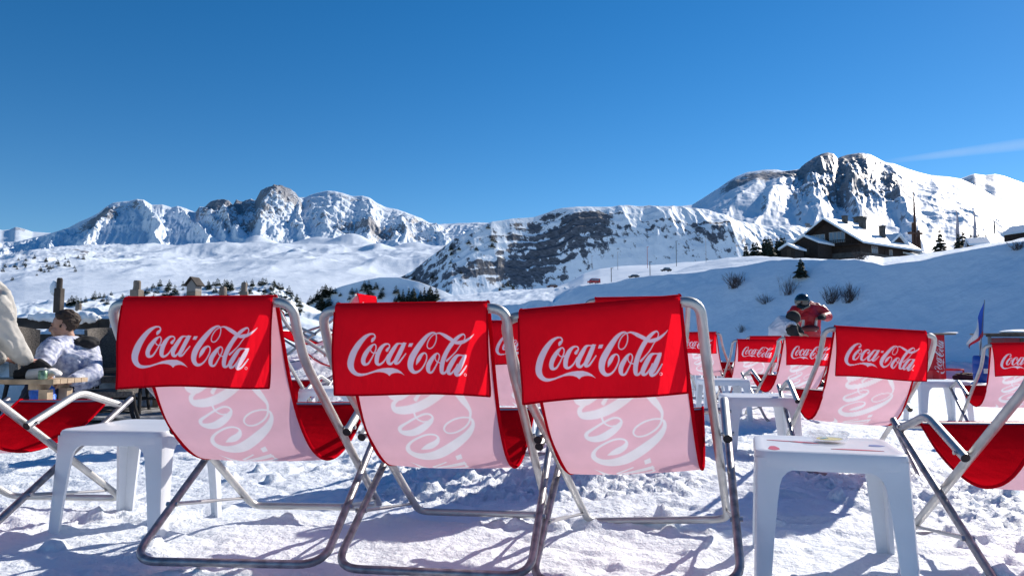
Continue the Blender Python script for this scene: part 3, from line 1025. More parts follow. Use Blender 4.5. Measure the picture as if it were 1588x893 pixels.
def r5(PX, T, X, Y, Z, s):
    h = T * 10.5 + (X / 260) * 1.4 + (2.2 * fbm(X / 150, T * 2.2, 4, 62) + 1.3 * fbm(X / 38, T * 5, 3, 68))
    led = 1 - np.abs((h % 1) - .5) * 2
    n = fbm(X / 55 + T * 2, T * 7, 5, 64, g=.6)
    streak = fbm(X / 9 + Z / 60, Z / 26, 3, 66)
    region = 1.08 * band(PX - 40 * (T - .5), 826, 86) * band(T, .50, .32) + .45 * band(PX, 905, 36) * band(T, .55, .25) + .45 * band(PX, 850, 60) * band(T, .90, .07)
    a = region * (.40 + .36 * sstep(.15, .6, led) + 1.9 * (n - .5)) + .45 * region * (streak - .5)
    a = a + .62 * band(PX, 905, 45) * band(T, .72, .12) * (.6 + led * .5)
    a = a + .55 * (sstep(930, 1000, PX) * sstep(1250, 1150, PX)) * (band(T, .90, .05) + .9 * band(T, .52, .14)) * (.15 + 1.3 * n * led)
    a = a + .44 * sstep(780, 640, PX) * sstep(.15, .5, T) * (.3 + 1.2 * n)
    a = a + .45 * band(PX, 1130, 70) * band(T, .35, .2) * (n + .2)
    a = a + .2 * sstep(1.0, 1.7, s) + .16 * (streak - .5)
    return np.clip(a, 0, .9)


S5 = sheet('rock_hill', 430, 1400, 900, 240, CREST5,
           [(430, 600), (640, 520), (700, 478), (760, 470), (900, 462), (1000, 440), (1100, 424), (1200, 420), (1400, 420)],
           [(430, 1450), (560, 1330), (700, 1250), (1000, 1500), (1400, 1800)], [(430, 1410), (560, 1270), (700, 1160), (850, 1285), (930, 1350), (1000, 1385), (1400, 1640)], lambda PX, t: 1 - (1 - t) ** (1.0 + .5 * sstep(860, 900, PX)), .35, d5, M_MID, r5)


# (6) the big mountain on the right, its lower snow shoulder and the range behind it
CREST6 = [(960, 420), (1000, 352), (1030, 332), (1060, 320), (1075, 318), (1090, 309), (1104, 300), (1118, 291), (1132, 282), (1146, 274), (1162, 268), (1176, 266), (1190, 264), (1204, 263), (1218, 264), (1232, 264), (1244, 262), (1256, 253), (1268, 245),
          (1280, 240), (1290, 238), (1299, 240), (1305, 247), (1312, 244), (1320, 241), (1332, 239), (1345, 238), (1356, 240), (1366, 245), (1378, 252), (1392, 254), (1410, 261), (1430, 267), (1450, 272), (1475, 274),
          (1495, 277), (1515, 286), (1535, 297), (1560, 312), (1588, 322), (1650, 345), (1800, 380), (2100, 420)]
SPURS6 = [(1245, 1160, .45, 34), (1285, 1262, .45, 30), (1312, 1345, .35, 12), (1350, 1325, .50, 24), (1378, 1440, .5, 20), (1180, 1120, .25, 24), (1430, 1520, .18, 30)]


def d6(PX, T, X, Y):
    tc_ = np.clip(T, 0, 1)
    z = np.zeros(PX.shape)
    wob = 46 * (fbm(tc_ * 5, PX / 40, 4, 71) - .5)
    env = np.sin(PI * tc_) ** .8
    for a, b, h, w in SPURS6:
        c = b + (a - b) * tc_ + wob
        ww = w * (1.3 - .4 * tc_)
        z = z + h * 105 * (1 - np.clip(np.abs(PX - c) / ww, 0, 1)) ** 1.1 * env
    rockz = sstep(1190, 1250, PX) * sstep(1440, 1380, PX) * sstep(.28, .45, tc_)
    g = fbm((PX + 14 * (fbm(X / 400, Y / 400, 3, 72) - .5) - 30 * (1 - tc_)) / 13.0, tc_ * 2.4, 4, 73, ridge=True, g=.55)
    z = z + 34 * (g - .6) * env * (.18 + .95 * rockz)
    z = z + 48 * (fbm(X / 130, Y / 130, 5, 74, ridge=True, g=.58) - .55) * (env * .9 + .22) * (.24 + .95 * rockz + .5 * sstep(.8, .92, tc_) * sstep(1260, 1200, PX))
    z = z + 110 * (fbm(X / 420, Y / 420, 3, 75) - .5) * env * sstep(.75, .45, tc_)
    z = z + 20 * (fbm(X / 110 + Y / 300, Y / 200, 4, 78, ridge=True) - .5) * env * sstep(1370, 1440, PX)
    z = z + 60 * band(PX, 1090, 60) * band(tc_, .35, .12) + 45 * band(PX, 1215, 50) * band(tc_, .42, .09)
    z = z + 40 * band(PX, 1290, 34) * sstep(.68, .86, tc_) * (1.05 - tc_) * 2
    return z


def r6(PX, T, X, Y, Z, s):
    n = fbm(X / 150, Y / 150, 4, 76)
    a = .14 * sstep(1450, 1350, PX) * sstep(.35, .55, T) + .5 * sstep(.75, 1.3, s)
    a = a + .85 * band(PX, 1288, 34) * sstep(.66, .78, T) * sstep(1.03, .97, T) * (.5 + n)
    a = a + .80 * sstep(1105, 1140, PX) * sstep(1290, 1255, PX) * band(T, .885 + .0 * PX, .075) * (.45 + n)
    a = a + .45 * band(PX, 1350, 36) * sstep(.45, .9, T) * (.2 + 1.3 * n)
    a = a + .75 * band(PX, 1388, 13) * band(T, .63, .14) + .5 * band(PX, 1310, 26) * band(T, .52, .16) * (n + .3)
    a = a + .16 * sstep(1400, 1500, PX) * (fbm(PX / 24 + T * 7, T * 20, 3, 77)) * sstep(.2, .5, T)
    return np.clip(a, 0, .95)


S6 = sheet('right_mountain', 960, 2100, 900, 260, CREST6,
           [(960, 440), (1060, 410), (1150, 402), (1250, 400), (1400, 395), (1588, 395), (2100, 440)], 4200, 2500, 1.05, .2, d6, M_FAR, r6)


def d7(PX, T, X, Y):
    return 150 * (fbm(X / 500, Y / 500, 5, 81, ridge=True) - .55) * np.clip(1.05 - T, .06, 1) * np.clip(T * 4, 0, 1)


sheet('far_right_range', 1400, 2300, 380, 100,
      [(1400, 300), (1470, 284), (1500, 276), (1518, 270), (1535, 272), (1550, 270), (1565, 273), (1580, 279), (1610, 290), (1700, 280), (1900, 330), (2300, 400)],
      [(1400, 420), (2300, 420)], 7500, 5600, 1.0, .2, d7, M_FAR,
      lambda PX, T, X, Y, Z, s: .2 + .45 * sstep(.6, 1.2, s) + .25 * band(T, .9, .08))


# (7) far crest seen between the left massif and the rock hill is part of the massif sheet

# (8) road terrace between the near hill and the rock hill
def d8(PX, T, X, Y):
    z = .9 * (fbm(X / 14, Y / 14, 4, 91) - .5)
    return z


CREST8 = [(760, 470), (800, 462), (850, 449), (880, 438), (905, 424), (930, 417), (960, 413), (1000, 411), (1060, 407), (1110, 404), (1160, 403), (1220, 402), (1300, 404), (1600, 420)]
S8 = sheet('road_terrace', 760, 1600, 420, 60, CREST8,
           [(760, 500), (850, 470), (950, 452), (1050, 432), (1120, 420), (1200, 416), (1600, 430)], 330, 225, 1.0, .2, d8, M_HILL)

# (9) the near hill on the right: its steep side faces away from the sun, its top is gentler
K9X, K9Y, K90, SL9 = .82, .57, 19.3, .80
CREST9 = [(560, 520), (600, 500), (640, 482), (670, 470), (690, 461), (720, 457), (760, 453), (800, 450), (850, 446), (900, 443), (950, 440), (1000, 432), (1050, 420), (1090, 410), (1130, 404), (1180, 401), (1230, 401),
          (1270, 402), (1300, 403), (1400, 400), (1430, 396), (1480, 388), (1530, 380), (1588, 371), (1700, 352), (2000, 310), (2600, 260)]
BREAK9 = [(560, 520), (640, 492), (690, 478), (780, 474), (860, 466), (900, 443), (1270, 403), (1330, 406), (1371, 415), (1420, 410), (1460, 403), (1520, 392), (1588, 379), (1700, 357), (2000, 330), (2600, 280)]


def hill_sheet():
    px = np.concatenate([np.linspace(520, 1640, 620), np.linspace(1650, 2600, 90)])
    nr = 300
    rows = []
    s = np.linspace(0, 1, nr)
    PX, S = np.meshgrid(px, s)
    a = azi(PX)
    eb = elev(PXY(BREAK9, PX)); ec = elev(PXY(CREST9, PX))
    # plane z = SL9*(K9X X + K9Y Y - K90); along a column X = aY
    g = SL9 * (K9X * a + K9Y)
    g = np.maximum(g, .20)
    c0 = SL9 * K90
    Yb = (CAM_H + c0) / np.maximum(g - eb, .08)         # distance where the steep side reaches the break line
    Yb = np.minimum(Yb, 70)
    Y0 = np.maximum((c0 - 2.0) / g, 8)                  # foot, 2 m below the terrace
    Y0 = np.minimum(Y0, Yb - 4)
    Yc = Yb + 6 + 25 * np.clip((ec - eb) / .02, 0, 1.4)
    zb = CAM_H + eb * Yb; zc = CAM_H + ec * Yc
    z0 = g * Y0 - c0
    # three legs: steep side 0-.6, top .6-.8, long shelf behind the crest .8-1
    Y = np.where(S < .6, Y0 + (Yb - Y0) * S / .6, np.where(S < .8, Yb + (Yc - Yb) * (S - .6) / .2, Yc + (190 - Yc) * ((S - .8) / .2) ** 1.6))
    Zs = z0 + (zb - z0) * np.clip((Y - Y0) / (Yb - Y0), 0, 1)
    t2 = np.clip((Y - Yb) / (Yc - Yb), 0, 1)
    Zt = zb + (zc - zb) * t2
    t3 = np.clip((Y - Yc) / (190 - Yc), 0, 1)
    line = CAM_H + ec * Y
    Zk = line - (2.2 * np.sin(PI * t3) ** 1.0 * .45 + 1.5 * t3)
    Z = np.where(S < .6, Zs, np.where(S < .8, Zt, Zk))
    # soften the foot
    X = a * Y
    w = np.clip((Y - Y0) / 3, 0, 1) * np.where(S > .8, .3, 1)
    near = np.exp(-((S - .8) / .03) ** 2)
    Z = Z + (.9 * (fbm(X / 9, Y / 9, 3, 101) - .5) * (1 - .6 * near) + .22 * (fbm(X / 2.2, Y / 2.2, 4, 102) - .5)) * w
    Z = Z + .05 * (fbm(X / .5, Y / .5, 3, 103) - .5)
    # groomer ribs on the bank at the left
    bankm = sstep(920, 860, PX) * sstep(.38, .5, S) * sstep(.84, .78, S)
    Z = Z + .34 * bankm * (fbm(X / .8 + 2 * fbm(X / 3, Y / 3, 2, 105), Y / 3.5, 4, 104) - .5)
    o = mesh_np('near_hill', np.stack([X, Y, Z], -1).reshape(-1, 3), grid_faces(*PX.shape), M_HILL)
    tag(o, kind='structure')
    qx, qy = proj_px(X, Y, Z)
    return dict(o=o, X=X, Y=Y, Z=Z, px=qx, py=qy, T=S)


S9 = hill_sheet()
# low ground that closes the valley under everything
vx = np.linspace(-9000, 9000, 60); vy = np.concatenate([np.linspace(-400, 14, 12), np.linspace(24, 14000, 80)])
VX, VY = np.meshgrid(vx, vy)
VZ = -12 - 90 * sstep(20, 400, VY) + 0 * VX
tag(mesh_np('valley_floor', np.stack([VX, VY, VZ], -1).reshape(-1, 3), grid_faces(*VX.shape), M_PLAT), kind='structure')
# ---------------------------------------------------------------- trees, bushes, mountain inn, road things
M_NEEDLE = mat('conifer_needles', (.022, .036, .022), rough=.8, var=.35, vscale=1.5)
M_BARK = mat('conifer_bark', (.06, .042, .03), rough=.9)
M_TWIG = mat('bare_twigs', (.075, .055, .05), rough=.9)
M_DWOOD = mat('dark_inn_boards', (.028, .016, .011), rough=.8, var=.4, vscale=3, bump=.02, bscale=6)
M_STONE = mat('inn_stone', (.09, .085, .08), rough=.9, var=.35, vscale=2)
M_ROOFSN = snow_mat('roof_snow', .03, 3, col=(.82, .88, .94))
M_GLASS = mat('window_glass', (.16, .20, .26), rough=.08, spec=.8)
M_WFRAME = mat('pale_window_frame', (.42, .40, .38), rough=.7)
M_METAL = mat('grey_pole_metal', (.18, .19, .21), rough=.5, metal=.3)


def conifer_mesh(seed, n_whorl=20, per=10, wide=.26, leaf=1.0):
    """unit-height conifer crown of ragged drooping needle sprays"""
    r = random.Random(seed)
    V, Fc = [], []
    for i in range(n_whorl):
        t = i / (n_whorl - 1)
        z = .10 + .88 * t + r.uniform(-.02, .02)
        rad = wide * (1 - t) ** .75 * r.uniform(.75, 1.15) + .015
        k = max(4, int(per * (1.15 - t)))
        a0 = r.random() * 6
        for j in range(k):
            a = a0 + 2 * PI * j / k + r.uniform(-.3, .3)
            L = rad * r.uniform(.55, 1.15)
            if r.random() < .1: continue
            dz = -L * r.uniform(.15, .55)
            w = L * r.uniform(.28, .5) * leaf
            d = Vector((math.cos(a), math.sin(a), 0)); s = Vector((-math.sin(a), math.cos(a), 0))
            p0 = Vector((0, 0, z + .02)); p1 = p0 + d * L * .55 + Vector((0, 0, dz * .35 + .01)); p2 = p0 + d * L + Vector((0, 0, dz))
            b = len(V)
            V += [p0, p1 + s * w, p2 + s * w * .3, p2 - s * w * .3, p1 - s * w, p1 + Vector((0, 0, -.045 - .03 * r.random()))]
            Fc += [(b, b + 1, b + 5), (b + 1, b + 2, b + 5), (b + 2, b + 3, b + 5), (b + 3, b + 4, b + 5), (b + 4, b, b + 5), (b, b + 4, b + 3, b + 2, b + 1)]
    me = bpy.data.meshes.new('crown')
    me.from_pydata([tuple(v) for v in V], [], Fc)
    me.materials.append(M_NEEDLE)
    return me


def trunk_mesh():
    b = MB(); b.tube([(0, 0, -.05), (0, 0, .5), (0, 0, .96)], [.022, .014, .003], 6)
    me = b.mesh('trunk'); me.materials.append(M_BARK)
    return me


TR_ME = trunk_mesh()
CR = [conifer_mesh(i, 19 + (i % 3) * 2, 11, .24 + .04 * (i % 4)) for i in range(5)]
CRF = [conifer_mesh(20 + i, 10, 7, .30 + .05 * (i % 3), 1.3) for i in range(5)]


def conifer(p, h, label, group=None, far=True, wide=1.0, parts=True):
    if parts:
        t = empty('pine_tree', p, rnd.random() * 6, label, 'tree', group)
        c = bpy.data.objects.new('crown', rnd.choice(CRF if far else CR)); COL.objects.link(c); c.parent = t
        k = bpy.data.objects.new('trunk', TR_ME); COL.objects.link(k); k.parent = t
        t.scale = (h * wide, h * wide, h)
        return t
    o = bpy.data.objects.new('pine_tree', rnd.choice(CRF)); COL.objects.link(o)
    o.location = p; o.scale = (h * wide, h * wide, h); o.rotation_euler = (0, 0, rnd.random() * 6)
    return tag(o, label, 'tree', group)


def pxh(h, Y):
    return h / F * Y


rt = random.Random(11)
# firs on the far knolls behind the chairs
spots = []
for c, cy, n, sx, sy, h0, h1 in ((150, 462, 12, 28, 10, 9, 16), (205, 452, 8, 25, 6, 6, 11), (255, 445, 9, 22, 6, 6, 12), (275, 462, 10, 16, 10, 8, 14), (340, 455, 11, 20, 10, 8, 14), (358, 450, 5, 7, 8, 12, 18),
                                (400, 455, 12, 26, 9, 8, 15), (430, 446, 8, 20, 6, 7, 13), (455, 462, 10, 18, 10, 9, 16), (510, 444, 4, 6, 5, 12, 19), (480, 480, 10, 22, 12, 8, 15), (498, 478, 8, 6, 16, 14, 22), (530, 470, 7, 25, 15, 7, 13),
                                (440, 475, 10, 14, 14, 9, 16), (505, 505, 12, 10, 16, 14, 22), (470, 500, 6, 14, 14, 8, 15), (575, 448, 7, 12, 8, 7, 14), (595, 462, 6, 8, 8, 10, 16)):
    for i in range(int(n * 1.32)):
        spots.append((rt.gauss(c, sx * 1.15), rt.gauss(cy, sy * .95), rt.uniform(h0 * .75, h1)))
for x, y, h in spots:
    y = max(y, PXY([(0, 470), (60, 466), (110, 470), (160, 458), (200, 448), (250, 441), (310, 440), (380, 441), (420, 438), (440, 447), (462, 466), (500, 486)], x) + 3) if x < 466 else max(y, PXY(CREST10, x) + 4)
    p = find(S4 if x < 466 else S10, x, y)
    conifer(p, pxh(h * 1.05, p.y), 'small dark fir on the snowy knolls below the left mountains', 'firs on the knolls below the left mountains', True, rt.uniform(1.1, 1.7), h > 15)
# dark firs at the foot of the rock hill
for x, y, h in ((625, 470, 22), (634, 473, 27), (641, 472, 26), (652, 472, 22), (658, 471, 26), (667, 470, 27), (676, 470, 24), (619, 468, 14)):
    p = find(S10, x, y)
    conifer(p, pxh(h, p.y), 'tall dark fir in the close clump at the foot of the rock hill', 'clump of firs at the foot of the rock hill', False, 1.25)
# scattered firs on the rock hill's left flank
for i in range(30):
    x = rt.uniform(618, 770); y = PXY(CREST5, x) + rt.uniform(6, 60) * (1 if x < 720 else .8)
    if y > 462: y = 455 - rt.random() * 10
    p = find(S5, x, y)
    conifer(p, pxh(rt.uniform(5, 9), p.y), 'tiny fir scattered on the left flank of the rock hill', 'firs scattered on the rock hill', True, 1.6, False)
for x, y, h in ((781, 446, 9), (787, 444, 10), (793, 445, 8), (796, 449, 9), (775, 452, 8)):
    p = find(S5, x, y)
    conifer(p, pxh(h, p.y), 'small fir at the foot of the dark cliffs', 'firs at the foot of the dark cliffs', True, 1.0, False)
# dotted wood on the far left of the plateau
for i in range(34):
    x = rt.uniform(-5, 130); y = 418 - .10 * x + rt.gauss(0, 8)
    p = find(S3, x, min(max(y, 396), 440))
    conifer(p, pxh(rt.uniform(4, 8), p.y), 'tiny fir in the dotted wood at the far left of the plateau', 'dotted wood on the plateau', True, 1.4, False)


def twig_bush(seed, n=46, spread=.9):
    r = random.Random(seed)
    b = MB()
    for i in range(n):
        a = r.random() * 2 * PI
        L = r.uniform(.55, 1.0)
        tilt = r.uniform(.1, spread)
        base = Vector((r.gauss(0, .16), r.gauss(0, .12), -.05))
        d = Vector((math.cos(a) * math.sin(tilt), math.sin(a) * math.sin(tilt), math.cos(tilt)))
        p1 = base + d * L * .5; p2 = base + d * L + Vector((0, 0, .08 * L))
        b.tube([base, p1, p2], [.011, .008, .003], 4)
        for k in range(4):
            q = base.lerp(p2, r.uniform(.35, .85))
            e = (d + Vector((r.gauss(0, .5), r.gauss(0, .5), r.gauss(.1, .3)))).normalized()
            b.tube([q, q + e * r.uniform(.15, .34)], [.006, .002], 3)
    return b


for i, (x, y, w, h, lab) in enumerate(((1140, 446, 40, 24, 'wide bare bush highest on the left of the shaded slope'), (1187, 470, 28, 15, 'low dark bare bush on the shaded slope left of the skier in red'),
                                       (1223, 457, 30, 28, 'round bare bush just above the skier in red'), (1290, 470, 36, 26, 'bare bush on the shaded slope right of the skier in red'),
                                       (1316, 468, 34, 30, 'feathery bare bush at the right end of the bushes behind the skier'), (1148, 515, 15, 12, 'tiny bare bush low on the slope above the far deck chairs'),
                                       (1336, 402, 34, 14, 'thin bush near the top of the slope below the inn'), (1580, 388, 34, 14, 'thin bush at the right edge near the top of the slope'))):
    p = find(S9, x, y)
    o = twig_bush(40 + i, 40 if w < 33 else 60, 1.0).build('bare_bush', M_TWIG)
    o.location = p
    k = pxh(h, p.y) * 1.15
    o.scale = (pxh(w, p.y) * .75, pxh(w, p.y) * .5, k)
    tag(o, lab, 'bush')
p = find(S9, 1243, 431)
conifer(p, pxh(31, p.y), 'single small fir standing alone on the shaded slope below the inn', None, False, 1.25)


def shelf(px, Y):
    """ground of the shelf behind the crest of the near hill"""
    j = int(np.argmin(np.abs(S9['px'][S9['px'].shape[0] // 2] - px)))
    return float(np.interp(Y, S9['Y'][:, j], S9['Z'][:, j]))


def on_shelf(px, Y, extra=0):
    a = float(azi(px, 400))
    return Vector((a * Y, Y, shelf(px, Y) + extra))


for x, top, Y in ((1157, 378, 150), (1169, 375, 155), (1174, 374, 150), (1187, 368, 158), (1192, 368, 150), (1196, 370, 146), (1206, 369, 152), (1212, 366, 150), (1217, 368, 155)):
    p = on_shelf(x, Y)
    top_z = CAM_H + elev(top) * Y
    conifer(p, max(2.5, top_z - p.z), 'dark fir in the row left of the small huts by the inn', 'row of firs left of the inn', False, 1.1)
for x, top, Y in ((1459, 348, 178), (1487, 357, 168), (1494, 352, 172), (1507, 358, 165), (1520, 356, 168), (1526, 358, 172), (1530, 359, 165), (1586, 343, 178), (1513, 362, 160)):
    p = on_shelf(x, Y)
    top_z = CAM_H + elev(top) * Y
    conifer(p, max(2.2, (top_z - p.z) * .86), 'dark fir standing right of the inn', 'firs right of the inn', False, 1.25)

# ---- the inn (a little larger than the drawing units below)
INN_Y = 150
ip = Vector((float(azi(1334, 390)) * INN_Y, INN_Y, 0))
zb_ = CAM_H + float(elev(397)) * INN_Y
inn = empty('mountain_inn', (ip.x, ip.y, zb_ - .2), 0, 'big dark timber mountain inn with snow covered roofs at the top of the hill', 'building')
# local frame: corner nearest the camera at the origin, gable wall goes back-left, long wall goes right
GA = math.atan2(.62, -.78)      # direction of the gable wall
LA = math.atan2(.58, .81)       # direction of the long wall (ridge direction)
gd = Vector((math.cos(GA), math.sin(GA), 0)); ld = Vector((math.cos(LA), math.sin(LA), 0)); up = Vector((0, 0, 1))
W_, L_ = 9.6, 17.0


def P3(g, l, z):
    return gd * g + ld * l + up * z


def solid(name, pts_bottom, pts_top, m, parent, **kw):
    n = len(pts_bottom)
    b = MB()
    b.add(list(pts_bottom) + list(pts_top), [tuple(range(n))[::-1], tuple(range(n, 2 * n))] + [(k, (k + 1) % n, n + (k + 1) % n, n + k) for k in range(n)])
    return b.build(name, m, parent, **kw)


EH, AH = 3.3, 7.4
b = MB()
prof = [(0, -1.5), (0, EH), (W_ / 2, AH), (W_, EH), (W_, -1.5)]
V = [P3(g, 0, z) for g, z in prof] + [P3(g, L_, z) for g, z in prof]
b.add(V, [(0, 1, 2, 3, 4), (9, 8, 7, 6, 5)] + [(k, 5 + k, 5 + (k + 1) % 5, (k + 1) % 5) for k in range(5)])
wall = b.build('wall', M_DWOOD, inn)
# stone plinth standing 8 cm proud
b = MB()
for q0, q1 in ((P3(-.08, -.08, 0), P3(W_ + .08, -.08, 0)), (P3(-.08, -.08, 0), P3(-.08, L_ + .08, 0))):
    d = (q1 - q0).normalized(); nrm = d.cross(up)
    b.add([q0 - nrm * .12, q1 - nrm * .12, q1 + nrm * .12, q0 + nrm * .12, q0 - nrm * .12 + up * 1.0, q1 - nrm * .12 + up * 1.0, q1 + nrm * .12 + up * 1.0, q0 + nrm * .12 + up * 1.0],
          [(3, 2, 1, 0), (4, 5, 6, 7), (0, 1, 5, 4), (1, 2, 6, 5), (2, 3, 7, 6), (3, 0, 4, 7)])
b.build('stone_plinth', M_STONE, inn)


def roof_pair(g0, gm, g1, z0, zm, z1, l0, l1, th, m, name, parent, lift=0.0):
    b = MB()
    pr = [(g0, z0 + lift), (gm, zm + lift), (g1, z1 + lift), (g1, z1 + lift + th), (gm, zm + lift + th * 1.1), (g0, z0 + lift + th)]
    V = [P3(g, l0, z) for g, z in pr] + [P3(g, l1, z) for g, z in pr]
    b.add(V, [(0, 1, 2, 3, 4, 5)[::-1], tuple(range(6, 12))] + [(k, (k + 1) % 6, 6 + (k + 1) % 6, 6 + k) for k in range(6)])
    return b.build(name, m, parent, bevel=.05)


sl_ = (AH - EH) / (W_ / 2)
ov = 1.3
rf = roof_pair(-ov, W_ / 2, W_ + ov, EH - sl_ * ov + .02, AH + .02, EH - sl_ * ov + .02, -1.6, L_ + .8, .16, M_DWOOD, 'roof', inn)
sn = roof_pair(-ov + .06, W_ / 2, W_ + ov - .06, EH - sl_ * ov + .19, AH + .19, EH - sl_ * ov + .19, -1.5, L_ + .7, .45, M_ROOFSN, 'roof_snow', rf)


def window(name, wallname, g, l, z, w, h, on_gable, parent, nx=3):
    """framed window set 3 cm proud of a wall"""
    d = gd if on_gable else ld
    nrm = -ld if on_gable else -gd
    c = P3(g, l, z) + nrm * .05
    fr = MB()
    def bar(u0, u1, z0, z1, t=.05):
        q = [c + d * u0 + up * z0, c + d * u1 + up * z0, c + d * u1 + up * z1, c + d * u0 + up * z1]
        fr.add([p - nrm * t for p in q] + [p + nrm * t for p in q], [(0, 1, 2, 3)[::-1], (4, 5, 6, 7), (0, 1, 5, 4), (1, 2, 6, 5), (2, 3, 7, 6), (3, 0, 4, 7)])
    f = .09
    bar(-w / 2, w / 2, -h / 2, -h / 2 + f); bar(-w / 2, w / 2, h / 2 - f, h / 2)
    for k in range(nx + 1):
        u = -w / 2 + (w - f) * k / nx
        bar(u, u + f, -h / 2 + f, h / 2 - f)
    fo = fr.build(name, M_WFRAME, parent)
    pb = MB()
    q = [c + d * (-w / 2 + .02) + up * (-h / 2 + .02), c + d * (w / 2 - .02) + up * (-h / 2 + .02), c + d * (w / 2 - .02) + up * (h / 2 - .02), c + d * (-w / 2 + .02) + up * (h / 2 - .02)]
    pb.add([p - nrm * .03 for p in q] + [p + nrm * .01 for p in q], [(0, 1, 2, 3)[::-1], (4, 5, 6, 7), (0, 1, 5, 4), (1, 2, 6, 5), (2, 3, 7, 6), (3, 0, 4, 7)])
    pb.build('pane', M_GLASS, fo)


window('window', '', W_ * .36, 0, 4.1, 2.5, 2.1, True, inn, 4)
window('window', '', W_ * .68, 0, 3.9, 2.3, 2.1, True, inn, 3)
window('window', '', 0, 4.4, 1.55, 1.9, 1.8, False, inn, 3)
window('window', '', 0, 9.6, 1.5, 1.0, 1.4, False, inn, 2)
b = MB(); c = P3(-.04, 8.0, .9)
b.box((0, 0, 0), (1.0, .1, 1.9), rz=LA).build('door', M_DWOOD, inn, loc=c)
# balcony slats on the gable
b = MB()
q0, q1 = P3(-.3, -1.0, 2.5), P3(W_ + .3, -1.0, 2.5)
b.tube([q0 + up * .9, q1 + up * .9], .07, 6)
for k in range(30):
    q = q0.lerp(q1, k / 29.0)
    b.tube([q, q + up * .9], .05, 4)
b.add([q0, q1, q1 + ld * 1.0, q0 + ld * 1.0, q0 - up * .15, q1 - up * .15, q1 + ld - up * .15, q0 + ld - up * .15], [(0, 1, 2, 3), (7, 6, 5, 4), (0, 4, 5, 1), (1, 5, 6, 2), (2, 6, 7, 3), (3, 7, 4, 0)])
b.build('balcony', M_DWOOD, inn)
# chimneys, each with a slab and snow cap
for g, l, s, h in ((W_ * .42, 3.6, .8, 1.1), (W_ * .34, 7.6, 1.0, 1.6), (W_ * .55, 10.8, 1.7, 1.6), (W_ * .12, 9.6, .9, 1.9)):
    zr = AH - abs(g - W_ / 2) * sl_
    b = MB(); b.box(P3(g, l, zr + .3 + h / 2), (s, s * .8, h + .9), rz=LA)
    ch = b.build('chimney', M_STONE, rf)
    b = MB(); b.box(P3(g, l, zr + .81 + h + .05), (s * 1.2, s, .14), rz=LA); b.build('chimney_cap', M_STONE, ch)
# dormer towards the camera
b = MB()
dg, dl = .6, 12.4
pr = [(-2.6, 3.6), (0, 5.35), (2.6, 3.6), (2.6, 3.35), (-2.6, 3.35)]
V = [P3(dg - .6, dl + u, z) for u, z in pr] + [P3(dg + 3.3, dl + u, z + .0) for u, z in pr]
b.add(V, [(0, 1, 2, 3, 4), (9, 8, 7, 6, 5)] + [(k, 5 + k, 5 + (k + 1) % 5, (k + 1) % 5) for k in range(5)])
dm = b.build('dormer', M_DWOOD, rf)
b = MB()
pr = [(-3.1, 3.42), (0, 5.42), (3.1, 3.42), (3.1, 3.8), (0, 5.85), (-3.1, 3.8)]
V = [P3(dg - 1.0, dl + u, z) for u, z in pr] + [P3(dg + 3.3, dl + u, z) for u, z in pr]
b.add(V, [(5, 4, 3, 2, 1, 0)[::-1], tuple(range(6, 12))] + [(k, (k + 1) % 6, 6 + (k + 1) % 6, 6 + k) for k in range(6)])
b.build('dormer_snow', M_ROOFSN, dm, bevel=.05)
# lower wing on the right with its own snowy roof
b = MB()
prw = [(0.3, -1.5), (0.3, 2.2), (6.5, 4.2), (6.5, -1.5)]
V = [P3(g, L_ - 1.5, z) for g, z in prw] + [P3(g, L_ + 17.5, z) for g, z in prw]
b.add(V, [(0, 1, 2, 3), (7, 6, 5, 4)] + [(k, 4 + k, 4 + (k + 1) % 4, (k + 1) % 4) for k in range(4)])
b.build('side_wing', M_DWOOD, inn)
b = MB()
prw = [(-.9, 1.95), (6.8, 4.4), (6.8, 4.85), (-.9, 2.4)]
V = [P3(g, L_ + .9, z) for g, z in prw] + [P3(g, L_ + 18.3, z) for g, z in prw]
b.add(V, [(0, 1, 2, 3)[::-1], (4, 5, 6, 7)] + [(k, (k + 1) % 4, 4 + (k + 1) % 4, 4 + k) for k in range(4)])
b.build('wing_roof_snow', M_ROOFSN, inn, bevel=.06)
b = MB()
prw = [(-2.2, 1.0), (0.1, 1.9), (0.1, 2.3), (-2.2, 1.35)]
V = [P3(g, L_ - 3.2, z) for g, z in prw] + [P3(g, L_ + 3, z) for g, z in prw]
b.add(V, [(0, 1, 2, 3)[::-1], (4, 5, 6, 7)] + [(k, (k + 1) % 4, 4 + (k + 1) % 4, 4 + k) for k in range(4)])
b.build('porch_snow', M_ROOFSN, inn, bevel=.06)
window('window', '', .3, L_ + 4.3, 1.1, 1.0, .9, False, inn, 2)
window('window', '', .3, L_ + 12.6, 1.1, 1.0, .9, False, inn, 2)
window('window', '', .3, L_ + 8.6, 1.1, 1.0, .9, False, inn, 2)


